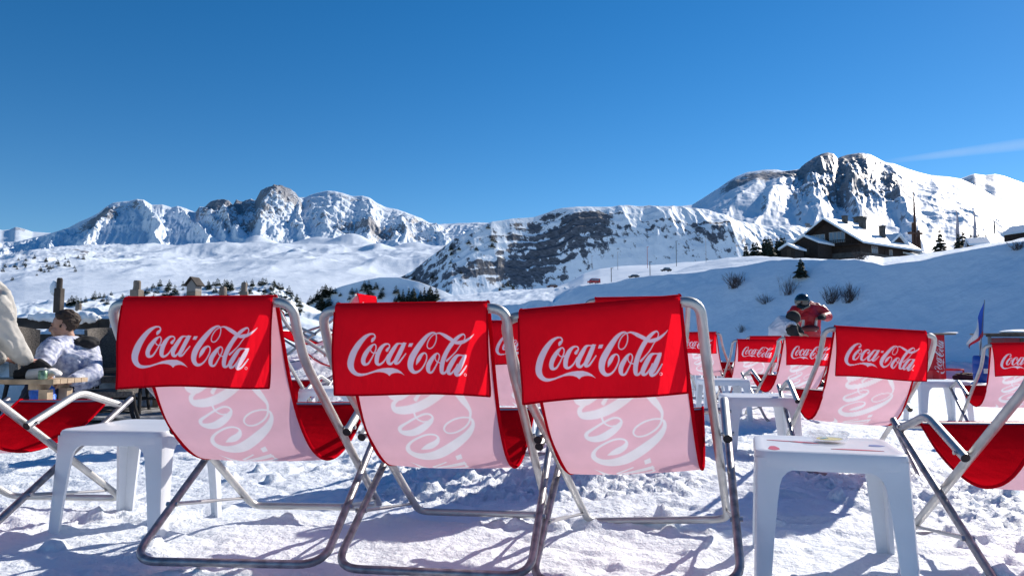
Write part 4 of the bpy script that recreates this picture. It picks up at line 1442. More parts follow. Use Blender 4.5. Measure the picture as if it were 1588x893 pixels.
def small_hut(px, py, Y, w, d, h, rz, label, snow_roof=True, zdrop=.3):
    t = empty('wooden_hut', (float(azi(px, py)) * Y, Y, CAM_H + float(elev(py)) * Y - zdrop), rz, label, 'hut')
    b = MB()
    V = [(-w / 2, y, z) if k == 0 else v for k, (y, z, v) in enumerate([])]
    pr = [(-w / 2, -1.5), (-w / 2, h), (0, h + w * .26), (w / 2, h), (w / 2, -1.5)]
    V = [(x, -d / 2, z) for x, z in pr] + [(x, d / 2, z) for x, z in pr]
    b.add(V, [(0, 1, 2, 3, 4)[::-1], (9, 8, 7, 6, 5)[::-1]] + [((k + 1) % 5, 5 + (k + 1) % 5, 5 + k, k) for k in range(5)])
    b.build('wall', M_DWOOD, t)
    b = MB()
    o_ = .4; sl2 = .52
    pr = [(-w / 2 - o_, h - sl2 * o_ + .03), (0, h + w * .26 + .03), (w / 2 + o_, h - sl2 * o_ + .03), (w / 2 + o_, h - sl2 * o_ + .45), (0, h + w * .26 + .5), (-w / 2 - o_, h - sl2 * o_ + .45)]
    V = [(x, -d / 2 - .5, z) for x, z in pr] + [(x, d / 2 + .5, z) for x, z in pr]
    b.add(V, [(0, 1, 2, 3, 4, 5)[::-1], tuple(range(6, 12))] + [(k, (k + 1) % 6, 6 + (k + 1) % 6, 6 + k) for k in range(6)])
    b.build('roof_snow', M_ROOFSN, t, bevel=.06)
    b = MB(); b.box((w * .1, -d / 2 - .03, .75), (.8, .08, 1.5)); b.build('door', M_WFRAME if 0 else M_BARK, t)
    return t


small_hut(1229, 398, 146, 2.8, 4.5, 1.5, -.75, 'small low hut with a snowy roof at the left end of the inn', zdrop=.2)
small_hut(1259, 396, 152, 5.6, 6, 2.3, -.85, 'snow roofed outbuilding right against the left side of the inn', zdrop=.2)
small_hut(1592, 372, 170, 6.5, 6, 1.6, .4, 'snow covered chalet cut off by the right edge', zdrop=.2)
small_hut(1515, 385, 158, 5.0, 3, .8, 1.2, 'low snow covered shed right of the inn, among the firs', zdrop=.3)

inn.scale = (1.25, 1.25, 1.08)
# carved timber spire behind the inn
Y = 185
t = empty('timber_spire', on_shelf(1421, Y), .4, 'tall pointed rust brown timber spire behind the roof of the inn', 'sculpture')
zt = CAM_H + float(elev(289)) * Y; z0 = t.location.z
M_RUST = mat('rusty_timber', (.10, .05, .035), rough=.8)
b = MB(); h = zt - z0
b.tube([(0, 0, -1), (0, 0, h * .62), (0.05, 0, h)], [.55, .30, .05], 6); b.build('spire', M_RUST, t)
b = MB(); b.tube([(-.7, .2, -1), (-.55, .2, h * .52)], [.45, .25], 6); b.build('side_post', M_RUST, t)
b = MB(); b.tube([(1.0, -.2, -1), (.95, -.2, h * .42)], [.6, .35], 6); b.build('side_post', M_RUST, t)
b = MB(); b.box((0, 0, h * .38), (4.2, 1.0, .5)); b.build('crossbeam', M_RUST, t)
# feather banners
M_BANNER = mat('faded_banner_cloth', (.45, .33, .37), rough=.8, var=.5, vscale=3, var_col=(.68, .64, .68))
for px, top, Y, lab in ((1487, 326, 172, 'left one of the two feather banners right of the inn'), (1514, 327, 170, 'right one of the two feather banners right of the inn')):
    p = on_shelf(px, Y)
    zt = CAM_H + float(elev(top)) * Y; h = zt - p.z
    t = empty('feather_banner', p, .3, lab, 'banner')
    b = MB(); b.tube([(.45, 0, -1), (.45, 0, h * .7), (.2, 0, h * .93), (-.1, 0, h)], [.06, .05, .04, .03], 6); b.build('pole', M_METAL, t)
    n = 14; V = []; 
    for k in range(n):
        u = k / (n - 1)
        z = h * (.22 + .77 * u)
        xr = .42 if u < .6 else .42 - .5 * ((u - .6) / .4) ** 2
        xl = xr - (.95 * (1 - max(0, u - .55) / .45 * .85))
        for yy in (-.02, .02):
            V += [(xl, yy + .08 * math.sin(u * 7), z), (xr, yy, z)]
    Fc = []
    for k in range(n - 1):
        a, c = 4 * k, 4 * (k + 1)
        Fc += [(a, a + 1, c + 1, c), (a + 2, c + 2, c + 3, a + 3), (a, c, c + 2, a + 2), (a + 1, a + 3, c + 3, c + 1)]
    Fc += [(0, 2, 3, 1), (4 * n - 4, 4 * n - 3, 4 * n - 1, 4 * n - 2)]
    b = MB(); b.add(V, Fc); b.build('sail', M_BANNER, t)
# thin flag pole with a furled dark flag
p = on_shelf(1544, 150); zt = CAM_H + float(elev(339)) * 150
t = empty('flagpole', p, 0, 'thin flagpole with a small furled dark flag near the right edge of the ridge', 'flagpole')
b = MB(); b.tube([(0, 0, -1), (0, 0, zt - p.z)], .06, 6); b.build('pole', M_METAL, t)
b = MB(); hh = zt - p.z; b.tube([(.08, 0, hh * .95), (.12, 0, hh * .75), (.1, 0, hh * .55)], [.05, .16, .08], 6); b.build('flag', mat('dark_flag', (.03, .04, .05)), t)
# ski-lift pylon behind the small huts
p = on_shelf(1270, 188); Y = 188
t = empty('lift_pylon', p, .3, 'grey ski lift station frame behind the small huts', 'ski lift')
zt = CAM_H + float(elev(352)) * Y; h = zt - p.z
for x in (-1.8, 1.8):
    b = MB(); b.tube([(x, 0, -1), (x, 0, h)], .22, 6); b.build('mast', M_METAL, t)
b = MB(); b.box((0, 0, h), (7, .6, .5)); b.build('crossbeam', M_METAL, t)
for x in (-3.2, 3.2):
    b = MB(); b.box((x, 0, h + .55), (1.2, .5, .5)); b.build('pulley_box', M_METAL, t)
# light poles and markers along the road
for px, top, bot, Y, dark, lab in ((918, 397, 410, 300, 0, 'first thin pale pole on the road terrace, leftmost'), (958, 391, 413, 300, 0, 'second thin pale pole from the left on the road terrace'), (1004, 383, 410, 300, 2, 'faintly pink snow marker pole on the road terrace'),
                                   (948, 416, 431, 240, 1, 'short dark lamp post by the snow bank, left one'), (1008, 406, 420, 240, 1, 'short dark lamp post by the snow bank, right one'), (1049, 374, 408, 300, 1, 'tall dark lamp post on the road terrace'),
                                   (1095, 370, 404, 300, 0, 'tall pale pole at the right of the road terrace')):
    a = float(azi(px, bot)); z0 = CAM_H + float(elev(bot)) * Y - 1.5; zt = CAM_H + float(elev(top)) * Y
    t = empty('lamp_post', (a * Y, Y, z0), 0, lab, 'pole')
    m = [mat('pale_pole', (.5, .5, .52)), mat('dark_pole', (.05, .055, .07)), mat('pink_pole', (.55, .22, .22))][dark]
    b = MB(); b.tube([(0, 0, 0), (0, 0, zt - z0)], .13, 6); b.build('pole', m, t)
    b = MB(); b.box((.25, 0, zt - z0), (.9, .25, .16)); b.build('lamp_head', m, t)


# vehicles half hidden behind the snow bank
def car(px, py, Y, rz, col, label, van=False, snow=True):
    a = float(azi(px, py)); t = empty('parked_car', (a * Y, Y, CAM_H + float(elev(py)) * Y), rz, label, 'van' if van else 'car')
    m = mat('car_paint', col, rough=.25, clear=.5)
    t.scale = (.8, .8, .8)
    L, W, H = (5.2, 2.0, 2.1) if van else (4.3, 1.75, 1.45)
    b = MB()
    if van: pr = [(-2.6, .35), (-2.6, 1.1), (-1.9, 1.25), (-1.3, 2.05), (2.55, 2.1), (2.6, .35)]
    else: pr = [(-2.15, .3), (-2.15, .75), (-1.2, .9), (-.6, 1.4), (1.1, 1.42), (1.75, .95), (2.15, .9), (2.15, .3)]
    Mx = Matrix(((1, 0, 0), (0, 0, -1), (0, 1, 0)))
    b.prism(pr, -W / 2, W / 2, Mx).build('body', m, t, bevel=.08)
    b = MB()
    if van: pw = [(-1.75, 1.28), (-1.3, 1.9), (1.9, 1.92), (1.9, 1.3)]
    else: pw = [(-1.05, .93), (-.55, 1.32), (1.0, 1.34), (1.5, .97)]
    b.prism(pw, -W / 2 - .015, W / 2 + .015, Mx).build('window', M_GLASS, t)
    for x in (-1.35, 1.35):
        for s in (-1, 1):
            b = MB(); b.tube([(x, s * (W / 2 - .18), .33), (x, s * (W / 2 + .02), .33)], .34, 14); b.build('wheel', M_CAP, t, smooth=True)
    if snow:
        b = MB(); b.box((.3, 0, H + .12), (L * .55, W * .85, .24), taper=.85); b.build('snow_cap', M_ROOFSN, t, bevel=.06)


car(921, 440, 246, .35, (.50, .03, .03), 'red van with snow on its roof on the road across the valley', True)
car(983, 431, 240, .3, (.02, .022, .03), 'black car half hidden by the snow bank, near the dark lamp posts', False, False)
car(1033, 421, 240, .3, (.02, .02, .03), 'black car farthest right behind the snow bank')
car(856, 446, 235, .3, (.12, .04, .03), 'dark brown car roof just showing at the left end of the snow bank', False, False)
# ---------------------------------------------------------------- white plastic side tables
M_PLAST = mat('white_plastic', (.70, .73, .78), rough=.32, spec=.5, bump=.0006, bscale=50, var=.05, vscale=6)
M_MARK = mat('printed_red', (.55, .05, .09), rough=.4)
TAB_GROUP = 'white plastic side tables between the deck chairs'


def side_table(x, y, yaw, dz, label, roll=0, pitch=0, marks=False, size=.44, first=[None]):
    if first[0] is None or marks:
        t = empty('side_table')
        a = size / 2
        # rounded square top with a rolled-over rim
        def ring(h, z, r=.045, n=6):
            out = []
            for cx, cy, a0 in ((1, 1, 0), (-1, 1, 90), (-1, -1, 180), (1, -1, 270)):
                for k in range(n + 1):
                    q = R(a0 + 90 * k / n)
                    out.append((cx * (h - r) + r * math.cos(q), cy * (h - r) + r * math.sin(q), z))
            return out
        rings = [ring(a - .016, .338), ring(a - .006, .338), ring(a, .35), ring(a, .384), ring(a - .004, .394), ring(a - .012, .398), ring(a - .03, .3945), ring(a - .05, .3935)]
        V = [p for q in rings for p in q]; m = len(rings[0])
        Fc = []
        for i in range(len(rings) - 1):
            for k in range(m): Fc.append((i * m + k, i * m + (k + 1) % m, (i + 1) * m + (k + 1) % m, (i + 1) * m + k))
        Fc.append(tuple((len(rings) - 1) * m + k for k in range(m)))
        # underside
        inner = ring(a - .016, .384, .035); b0 = len(V); V += inner
        for k in range(m): Fc.append((b0 + k, b0 + (k + 1) % m, (k + 1) % m, k))
        Fc.append(tuple(b0 + k for k in range(m))[::-1])
        b = MB(); b.add(V, Fc)
        b.build('tabletop', M_PLAST, t, smooth=True, angle=35)
        for sx in (-1, 1):
            for sy in (-1, 1):
                b = MB(); V = []; Fc = []
                lv = [(-.02, .050, .014), (.0, .051, .014), (.12, .058, .010), (.24, .067, .005), (.29, .072, .003), (.315, .079, .002), (.332, .094, .0015), (.342, .115, .001), (.375, .115, .001)]
                th = .013
                nl = 8
                for z, arm, off in lv:
                    o_ = a - .003 + off
                    r = .02
                    pts = [(o_ - arm, o_), (o_ - r, o_), (o_ - r * .3, o_ - r * .3), (o_, o_ - r), (o_, o_ - arm), (o_ - th, o_ - arm), (o_ - th - .004, o_ - th - .004), (o_ - arm, o_ - th)]
                    V += [(sx * p[0], sy * p[1], z) for p in pts]
                for i in range(len(lv) - 1):
                    for k in range(nl):
                        f = (i * nl + k, i * nl + (k + 1) % nl, (i + 1) * nl + (k + 1) % nl, (i + 1) * nl + k)
                        Fc.append(f if sx * sy < 0 else f[::-1])
                Fc.append(tuple(range(nl)) if sx * sy > 0 else tuple(range(nl))[::-1])
                b.add(V, Fc)
                b.build('leg', M_PLAST, t, smooth=True, angle=35)
        if marks:
            for (cx, cy, w, d, rz, m_) in ((-.06, .055, .10, .030, -.35, M_MARK), (-.13, .075, .10, .016, -.3, M_MARK), (.09, -.10, .15, .022, -.08, M_MARK), (.165, .03, .05, .05, .2, mat('printed_blue', (.10, .18, .42), rough=.4)), (-.165, -.13, .035, .10, .0, M_MARK)):
                b = MB()
                n = 14
                V = [(w / 2 * math.cos(2 * PI * k / n) * (1 + .2 * math.sin(5 * k)), d / 2 * math.sin(2 * PI * k / n), 0) for k in range(n)]
                V2 = [(p[0], p[1], .0012) for p in V]
                b.add(V + V2, [tuple(range(n))[::-1], tuple(range(n, 2 * n))] + [(k, (k + 1) % n, n + (k + 1) % n, n + k) for k in range(n)])
                b.build('printed_mark', m_, t, loc=(cx, cy, .3936), rz=rz)
        if not marks: first[0] = t
    else:
        t = copy_tree(first[0])
    t.location = (x, y, dz)
    t.rotation_euler = (pitch, roll, yaw)
    return tag(t, label, 'side table', TAB_GROUP)


side_table(-1.53, 3.12, -.12, .0, 'nearest white plastic side table on the left, left of the three big chairs', size=.45)
t2 = side_table(1.055, 2.545, -.30, -.005, 'large near white plastic side table with a glass ashtray on it', marks=True, size=.45)
side_table(1.64, 5.0, -.12, .0, 'white plastic side table just right of the rightmost big chair')
side_table(2.13, 7.55, -.05, .0, 'white plastic side table in the middle distance, behind another by the far chairs')
side_table(2.88, 10.9, -.1, .0, 'farthest white plastic side table, left of the far row of deck chairs')
side_table(4.09, 7.2, -.15, .0, 'white plastic side table right of the deck chair with the whole logo')
side_table(-1.42, 6.0, -.12, .0, 'white plastic side table seen between the left and middle big chairs')
side_table(-.02, 6.6, -.1, .0, 'white plastic side table glimpsed between the middle and right big chairs')

# glass ashtray
M_CLEAR = bpy.data.materials.new('clear_glass'); M_CLEAR.use_nodes = True
pb_ = M_CLEAR.node_tree.nodes['Principled BSDF']
pb_.inputs['Base Color'].default_value = (.93, .96, .97, 1); pb_.inputs['Roughness'].default_value = .04
pb_.inputs['Alpha'].default_value = .2; pb_.inputs['IOR'].default_value = 1.46
q = at(1286, 680, 2.62)
ash = empty('ashtray', (q.x, q.y, .393), .3, 'round clear glass ashtray with a yellow and blue base on the near white table', 'ashtray')
n = 48; prof = [(.050, 0), (.058, .003), (.063, .014), (.066, .030), (.0645, .032), (.058, .032), (.055, .028), (.050, .012), (.044, .007)]
V, Fc = [], []
for i, (r, z) in enumerate(prof):
    for k in range(n):
        a = 2 * PI * k / n
        nt_ = max(0, 1 - min(abs(((a / (PI / 2)) % 1) - .5) * 2 / .22, 9))
        zz = z - (.014 * nt_ if 3 <= i <= 6 else 0)
        V.append((r * math.cos(a), r * math.sin(a), zz))
for i in range(len(prof) - 1):
    for k in range(n): Fc.append((i * n + k, i * n + (k + 1) % n, (i + 1) * n + (k + 1) % n, (i + 1) * n + k))
Fc += [tuple(range(n))[::-1], tuple((len(prof) - 1) * n + k for k in range(n))]
MB().add(V, Fc).build('bowl', M_CLEAR, ash, smooth=True)
MB().lathe([(.0, .0075), (.042, .0075), (.042, .0090), (.0, .0090)], n=24).build('printed_base', mat('yellow_print', (.75, .62, .08), rough=.4), ash)
MB().box((-.018, .004, .0106), (.03, .012, .002), rz=.3).build('blue_stripe', mat('blue_print', (.05, .35, .6), rough=.4), ash)


# ---------------------------------------------------------------- people
def voxelize(name, b, vox, m, parent, noise=0, nscale=8, smooth_it=2, seed=0):
    """one continuous skin over overlapping tapered limbs"""
    me = b.mesh(name + '_src')
    o = bpy.data.objects.new(name + '_src', me); COL.objects.link(o)
    md = o.modifiers.new('r', 'REMESH'); md.mode = 'VOXEL'; md.voxel_size = vox; md.use_smooth_shade = True
    ms = o.modifiers.new('s', 'SMOOTH'); ms.iterations = smooth_it; ms.factor = .5
    dg = bpy.context.evaluated_depsgraph_get()
    out = bpy.data.meshes.new_from_object(o.evaluated_get(dg))
    bpy.data.objects.remove(o)
    out.name = name
    if noise:
        n_ = len(out.vertices)
        co = np.empty(n_ * 3, np.float32); out.vertices.foreach_get('co', co); co = co.reshape(-1, 3)
        nr = np.empty(n_ * 3, np.float32); out.vertex_normals.foreach_get('vector', nr); nr = nr.reshape(-1, 3)
        u = co[:, 0] * 1.1 + co[:, 2] * .35; v = co[:, 2] + co[:, 1] * .8
        k = fbm(u * nscale + seed, v * nscale * 1.9, 4, 60 + seed, ridge=True) - .55
        co = co + nr * (k * noise)[:, None]
        out.vertices.foreach_set('co', co.ravel())
        out.update()
    out.materials.clear()
    return link_mesh(name, out, m, parent, True)


def head_shape(b, c, face, up=Vector((0, 0, 1)), s=1.0):
    """a head with face, nose, brow, chin and ears; face = direction looked at"""
    f = face.normalized(); r = f.cross(up).normalized(); u = r.cross(f)
    M = Matrix((r, f, u)).transposed()
    def E(o, d): b.ell(c + M @ Vector(o) * s, Vector(d) * s, 16, 10, M)
    E((0, -.012, .03), (.076, .095, .09))
    E((0, .022, -.035), (.058, .065, .072))
    E((0, .062, -.088), (.026, .022, .020))
    b.tube([c + M @ Vector((0, .083, .022)) * s, c + M @ Vector((0, .100, -.006)) * s, c + M @ Vector((0, .108, -.024)) * s, c + M @ Vector((0, .086, -.034)) * s], [.009 * s, .011 * s, .015 * s, .012 * s], 8)
    for k in (-1, 1):
        E((k * .030, .080, .028), (.020, .012, .008))
        E((k * .078, -.012, -.012), (.009, .020, .031))
        E((k * .036, .062, -.03), (.024, .024, .024))
    E((0, .088, -.052), (.022, .010, .006)); E((0, .086, -.062), (.019, .010, .007))
    return M


def hand(b, w, d, palm, s=1.0, curl=.5, side=1):
    """palm and five fingers; w wrist point, d direction of the hand, palm = direction the palm faces"""
    d = d.normalized(); p = (palm - d * palm.dot(d)).normalized(); r = d.cross(p) * side
    b.tube([w - d * .03, w, w + d * .045, w + d * .09], [.026 * s, .025 * s, .034 * s, .034 * s], 10, flat=.55)
    for k, (off, L) in enumerate(((-.030, .068), (-.010, .078), (.011, .072), (.031, .056))):
        a = w + d * .085 + r * off
        q1 = a + (d * math.cos(curl * .5) + p * math.sin(curl * .5)) * L * .45
        q2 = q1 + (d * math.cos(curl * 1.3) + p * math.sin(curl * 1.3)) * L * .33
        q3 = q2 + (d * math.cos(curl * 1.9) + p * math.sin(curl * 1.9)) * L * .27
        b.tube([a, q1, q2, q3], [.0095 * s, .009 * s, .0082 * s, .0068 * s], 7)
    a = w + d * .025 - r * .028
    q1 = a + (d * .6 - r * .8 + p * .3).normalized() * .038; q2 = q1 + (d * .85 - r * .3 + p * .4).normalized() * .032
    b.tube([a, q1, q2], [.0125 * s, .011 * s, .008 * s], 7)


M_SKIN = mat('skin', (.42, .24, .17), rough=.55, var=.08, vscale=18)
M_SKINR = mat('skin_cold', (.50, .25, .19), rough=.55)
M_HAIR = mat('dark_brown_hair', (.040, .025, .017), rough=.7, bump=.004, bscale=90)
M_EYE = mat('eye_dark', (.03, .02, .02), rough=.3)
M_WJ = mat('white_blue_print_jacket', (.16, .20, .36), rough=.6, var=.3, vscale=26, var_col=(.72, .74, .80), detail=2)
M_NAVY = mat('navy_cloth', (.012, .017, .045), rough=.85)
M_BLACKC = mat('black_cloth', (.012, .012, .014), rough=.85, var=.3, vscale=6)
M_BEIGE = mat('beige_anorak', (.44, .425, .39), rough=.7, var=.08, vscale=5)
M_REDJ = mat('red_ski_jacket', (.42, .006, .018), rough=.5, var=.2, vscale=5)
M_SHELL = mat('black_helmet_shell', (.010, .011, .012), rough=.16, clear=.8)
M_SILV = mat('pale_reflective_trim', (.55, .55, .55), rough=.4)

V3 = Vector
# --- the seated young man
HY = 6.4
def hp(px, py, Y=HY): return at(px, py, Y)
man = empty('person', (hp(110, 600).x, HY, gz(-3.8, 6.4)), 0, 'young man with short dark hair in a white patterned jacket, seated and looking left', 'person')
org = V3(man.location)
def L_(p): return p - org
hc = L_(hp(99, 506, 6.38)); neck = L_(hp(107, 527, 6.42)); chest = L_(hp(108, 556, 6.40)); hip = L_(hp(120, 596, 6.45))
shR = L_(hp(136, 541, 6.60)); shL = L_(hp(80, 537, 6.18)); 
elR = L_(hp(146, 578, 6.30)); wrR = L_(hp(104, 592, 6.05)); haR = L_(hp(90, 594, 5.98))
elL = L_(hp(60, 575, 5.98)); wrL = L_(hp(78, 590, 5.9))
kn1 = L_(hp(62, 606, 6.1)); kn2 = L_(hp(52, 606, 6.45)); an1 = V3((kn1.x - .12, kn1.y - .05, .09)); an2 = V3((kn2.x - .1, kn2.y, .09))
face = V3((-.93, -.38, -.10))
b = MB()
head_shape(b, hc, face, s=1.0)
b.tube([neck + V3((0, 0, -.05)), neck, hc + V3((.02, .01, -.05))], [.065, .056, .052], 10)
b.tube([hip, hip.lerp(chest, .5), chest, neck + V3((0, 0, -.06))], [.13, .125, .14, .07], 12)
for s_, e_, w_ in ((shR, elR, wrR), (shL, elL, wrL)):
    b.tube([chest.lerp(neck, .6), s_, e_, w_], [.08, .062, .045, .030], 10)
for k_, a_ in ((kn1, an1), (kn2, an2)):
    b.tube([hip, k_, a_], [.095, .062, .045], 10); b.tube([a_, a_ + V3((-.17, -.04, -.03))], [.045, .035], 8)
hand(b, wrR, haR - wrR, V3((0, 0, -1)), curl=.9)
hand(b, wrL, V3((-.9, .1, -.1)), V3((0, 0, -1)), curl=.9, side=-1)
body = voxelize('body', b, .0085, M_SKIN, man)
Mh = Matrix((face.normalized().cross(V3((0, 0, 1))).normalized(), face.normalized(), V3((0, 0, 1)))).transposed()
for k in (-1, 1):
    MB().ell(hc + Mh @ V3((k * .031, .090, .014)), (.011, .006, .007), 10, 6).build('eye', M_EYE, man, smooth=True)
b = MB()
for i in range(46):
    r_ = random.Random(i)
    th = r_.uniform(0, 1.75); ph = r_.uniform(0, 2 * PI)
    d = V3((math.sin(th) * math.cos(ph), math.sin(th) * math.sin(ph), math.cos(th)))
    if d.y > .45 and d.z < .62: continue
    p = hc + Mh @ V3((d.x * .076, -.012 + d.y * .094, .038 + d.z * .088))
    b.ell(p, (.026, .026, .022), 8, 6)
b.ell(hc + Mh @ V3((0, -.034, .035)), (.084, .086, .088), 14, 8, Mh)
for k in (-1, 1): b.ell(hc + Mh @ V3((k * .074, .012, .0)), (.008, .012, .018), 8, 6, Mh)
voxelize('hair', b, .007, M_HAIR, man, .016, 34, 1)
b = MB()
b.tube([hip + V3((0, 0, -.04)), hip.lerp(chest, .5), chest + V3((0, 0, .0)), neck + V3((0, 0, -.055))], [.185, .178, .185, .10], 14)
b.tube([shL, chest.lerp(neck, .55), shR], [.085, .115, .09], 12)
for s_, e_, w_ in ((shR, elR, wrR), (shL, elL, wrL)):
    b.tube([s_, s_.lerp(e_, .5), e_, w_ + (e_ - w_).normalized() * .03], [.088, .082, .070, .048], 12)
voxelize('jacket', b, .012, M_WJ, man, .028, 7, 2, 1)
b = MB(); b.tube([neck + V3((-.07, -.09, -.04)), neck + V3((-.10, -.06, .0)), neck + V3((-.08, .05, .02)), neck + V3((.04, .10, .015)), neck + V3((.10, .04, .0)), neck + V3((.10, -.05, -.02)), neck + V3((0, -.12, -.045)), neck + V3((-.07, -.09, -.04))], .034, 10)
b.ell(neck + V3((.13, .05, -.02)), (.10, .10, .055))
voxelize('hood_collar', b, .012, M_BLACKC, man, .015, 12, 1, 2)
b = MB(); b.tube([neck + V3((-.09, -.10, -.07)), chest + V3((-.13, -.12, .02)), hip + V3((-.15, -.12, .06))], [.045, .055, .04], 10)
voxelize('jumper_front', b, .012, M_NAVY, man, .008, 12, 1, 3)
b = MB()
for k_, a_ in ((kn1, an1), (kn2, an2)):
    b.tube([hip + V3((0, 0, -.06)), k_, a_ + V3((0, 0, .02))], [.135, .095, .08], 12)
voxelize('trousers', b, .013, M_NAVY, man, .02, 8, 2, 4)
for a_ in (an1, an2):
    b = MB(); b.tube([a_ + V3((.03, 0, .06)), a_ + V3((.02, 0, -.02)), a_ + V3((-.2, -.04, -.04))], [.06, .062, .045], 10)
    voxelize('boot', b, .012, M_BLACKC, man)
pp = elR.lerp(shR, .5) + V3((.045, -.065, .0))
MB().ell(pp, (.022, .012, .024)).build('sleeve_badge', M_BLACKC, man, smooth=True)

# --- the person in the beige anorak at the left edge
BY = 5.35
bo = at(-78, 640, BY)
bei = empty('person', (bo.x, BY, 0), 0, 'person in a beige anorak cut off by the left edge, leaning over the wooden table', 'person')
org = V3(bei.location)
hip = V3((-.12, -.02, .42)); mid = V3((-.02, .0, .72)); che = V3((.0, .05, .98)); nk = V3((.0, .10, 1.22)); hc = V3((.03, .14, 1.36))
shR = V3((.26, -.02, 1.10)); shL = V3((-.22, .16, 1.15)); elR = V3((.24, .20, .80)); wrR = V3((.20, .50, .62)); elL = V3((-.25, .40, .86)); wrL = V3((.0, .55, .62))
b = MB()
head_shape(b, hc, V3((.7, .6, -.3)))
b.tube([nk + V3((0, -.02, -.08)), nk, hc + V3((0, -.02, -.05))], [.07, .058, .055], 10)
b.tube([hip, mid, che, nk + V3((0, 0, -.08))], [.14, .13, .15, .07], 12)
for s_, e_, w_ in ((shR, elR, wrR), (shL, elL, wrL)): b.tube([che.lerp(nk, .5), s_, e_, w_], [.08, .065, .047, .03], 10)
for k_, a_ in ((V3((-.10, .25, .44)), V3((-.12, .32, .08))), (V3((-.34, .30, .44)), V3((-.36, .36, .08)))): 
    b.tube([hip, k_, a_], [.10, .065, .045], 10); b.tube([a_, a_ + V3((.02, .18, -.03))], [.045, .035], 8)
hand(b, wrR, V3((.5, .8, -.2)), V3((0, 0, -1)), curl=.5); hand(b, wrL, V3((.8, .5, -.2)), V3((0, 0, -1)), curl=.5, side=-1)
voxelize('body', b, .010, M_SKINR, bei)
b = MB(); b.ell(hc + V3((-.01, -.02, .05)), (.085, .098, .085)); voxelize('hair', b, .01, M_HAIR, bei, .008, 24, 1)
b = MB()
b.tube([hip + V3((.03, 0, -.10)), hip.lerp(mid, .5) + V3((.04, 0, 0)), mid + V3((.05, 0, 0)), che + V3((.02, 0, 0)), nk + V3((0, 0, -.07))], [.22, .225, .225, .22, .12], 16)
b.tube([shL, che.lerp(nk, .55), shR], [.11, .14, .115], 12)
for s_, e_, w_ in ((shR, elR, wrR), (shL, elL, wrL)): b.tube([s_, s_.lerp(e_, .5), e_, w_], [.115, .105, .088, .055], 12)
voxelize('anorak', b, .013, M_BEIGE, bei, .06, 7, 2, 5)
b = MB()
for k_, a_ in ((V3((-.10, .25, .44)), V3((-.12, .32, .08))), (V3((-.34, .30, .44)), V3((-.36, .36, .08)))): b.tube([hip, k_, a_], [.14, .10, .085], 12)
voxelize('trousers', b, .014, M_NAVY, bei, .02, 8, 2, 6)

# --- the skier in the red jacket
RY = 13.6
ro = at(1252, 600, RY)
ski = empty('person', (ro.x, RY, gz(ro.x, RY)), 0, 'skier in a red jacket and black helmet, standing with head bowed', 'person')
S_ = RY / F
def rp_(px, py, dy=0):
    p = at(px, py, RY + dy); return p - V3(ski.location)
hc = rp_(1244, 470, -.28); nk = rp_(1254, 477, -.02); che = rp_(1254, 489, .0); wa = rp_(1255, 507, .03)
pel = V3((wa.x, .08, .86)); shR = rp_(1270, 478, .02); shL = rp_(1236, 480, -.02)
elR = rp_(1283, 491, -.05); wrR = rp_(1275, 491.5, -.30); elL = rp_(1226, 491, -.08); wrL = rp_(1233, 492, -.33)
face = V3((-.25, -.75, -.75))
b = MB()
head_shape(b, hc, face, up=V3((-.1, -.6, .6)))
b.tube([che, nk, hc], [.09, .06, .055], 10); b.tube([pel, wa, che], [.14, .13, .15], 12)
for s_, e_, w_ in ((shR, elR, wrR), (shL, elL, wrL)):
    b.tube([che.lerp(nk, .5), s_, e_, w_], [.08, .065, .048, .03], 10)
hand(b, wrR, V3((-.9, -.2, -.1)), V3((0, .3, -1)), curl=1.0); hand(b, wrL, V3((.6, -.4, -.3)), V3((0, .3, -1)), curl=1.0, side=-1)
for x in (-.12, .14):
    b.tube([pel, V3((pel.x + x * 1.1, .0, .48)), V3((pel.x + x * 1.3, .04, .09))], [.105, .07, .05], 10); b.tube([V3((pel.x + x * 1.3, .04, .08)), V3((pel.x + x * 1.3, -.15, .05))], [.05, .04], 8)
voxelize('body', b, .012, M_SKIN, ski)
b = MB(); f_ = face.normalized(); 
b.ell(hc - f_ * .01 + V3((0, 0, .03)), (.135, .140, .140), 20, 14)
voxelize('helmet', b, .012, M_SHELL, ski, 0)
MB().tube([hc + f_ * .07 + V3((-.10, -.02, .0)), hc + f_ * .13 + V3((0, -.02, -.01)), hc + f_ * .07 + V3((.10, -.02, .0))], .035, 8).build('goggles', M_SHELL, ski, smooth=True)
b = MB()
b.tube([pel + V3((0, 0, -.05)), wa, che, nk + V3((0, 0, .0))], [.20, .195, .215, .13], 16)
b.tube([shL, che.lerp(nk, .6), shR], [.10, .14, .10], 12)
for s_, e_, w_ in ((shR, elR, wrR), (shL, elL, wrL)): b.tube([s_, s_.lerp(e_, .5), e_, w_ + (e_ - w_) * .15], [.105, .10, .092, .06], 12)
b.ell(nk + V3((.02, .08, .04)), (.13, .10, .09))
voxelize('jacket', b, .014, M_REDJ, ski, .03, 6, 2, 7)
for w_, e_ in ((wrR, elR), (wrL, elL)):
    b = MB(); d_ = (w_ - e_).normalized(); hand(b, w_, d_, V3((0, .3, -1)), 1.9, .8); b.tube([w_ - d_ * .08, w_ + d_ * .02], [.06, .055], 10)
    voxelize('glove', b, .012, M_BLACKC, ski)
for px, w in ((1245, .05), (1265, .045)):
    q0 = rp_(px + 1, 496, -.22); q1 = rp_(px - 1, 514, -.21)
    MB().tube([q0 + V3((0, -.0, 0)), q1], [.022, .03], 8).build('pale_zip', M_SILV, ski, smooth=True)
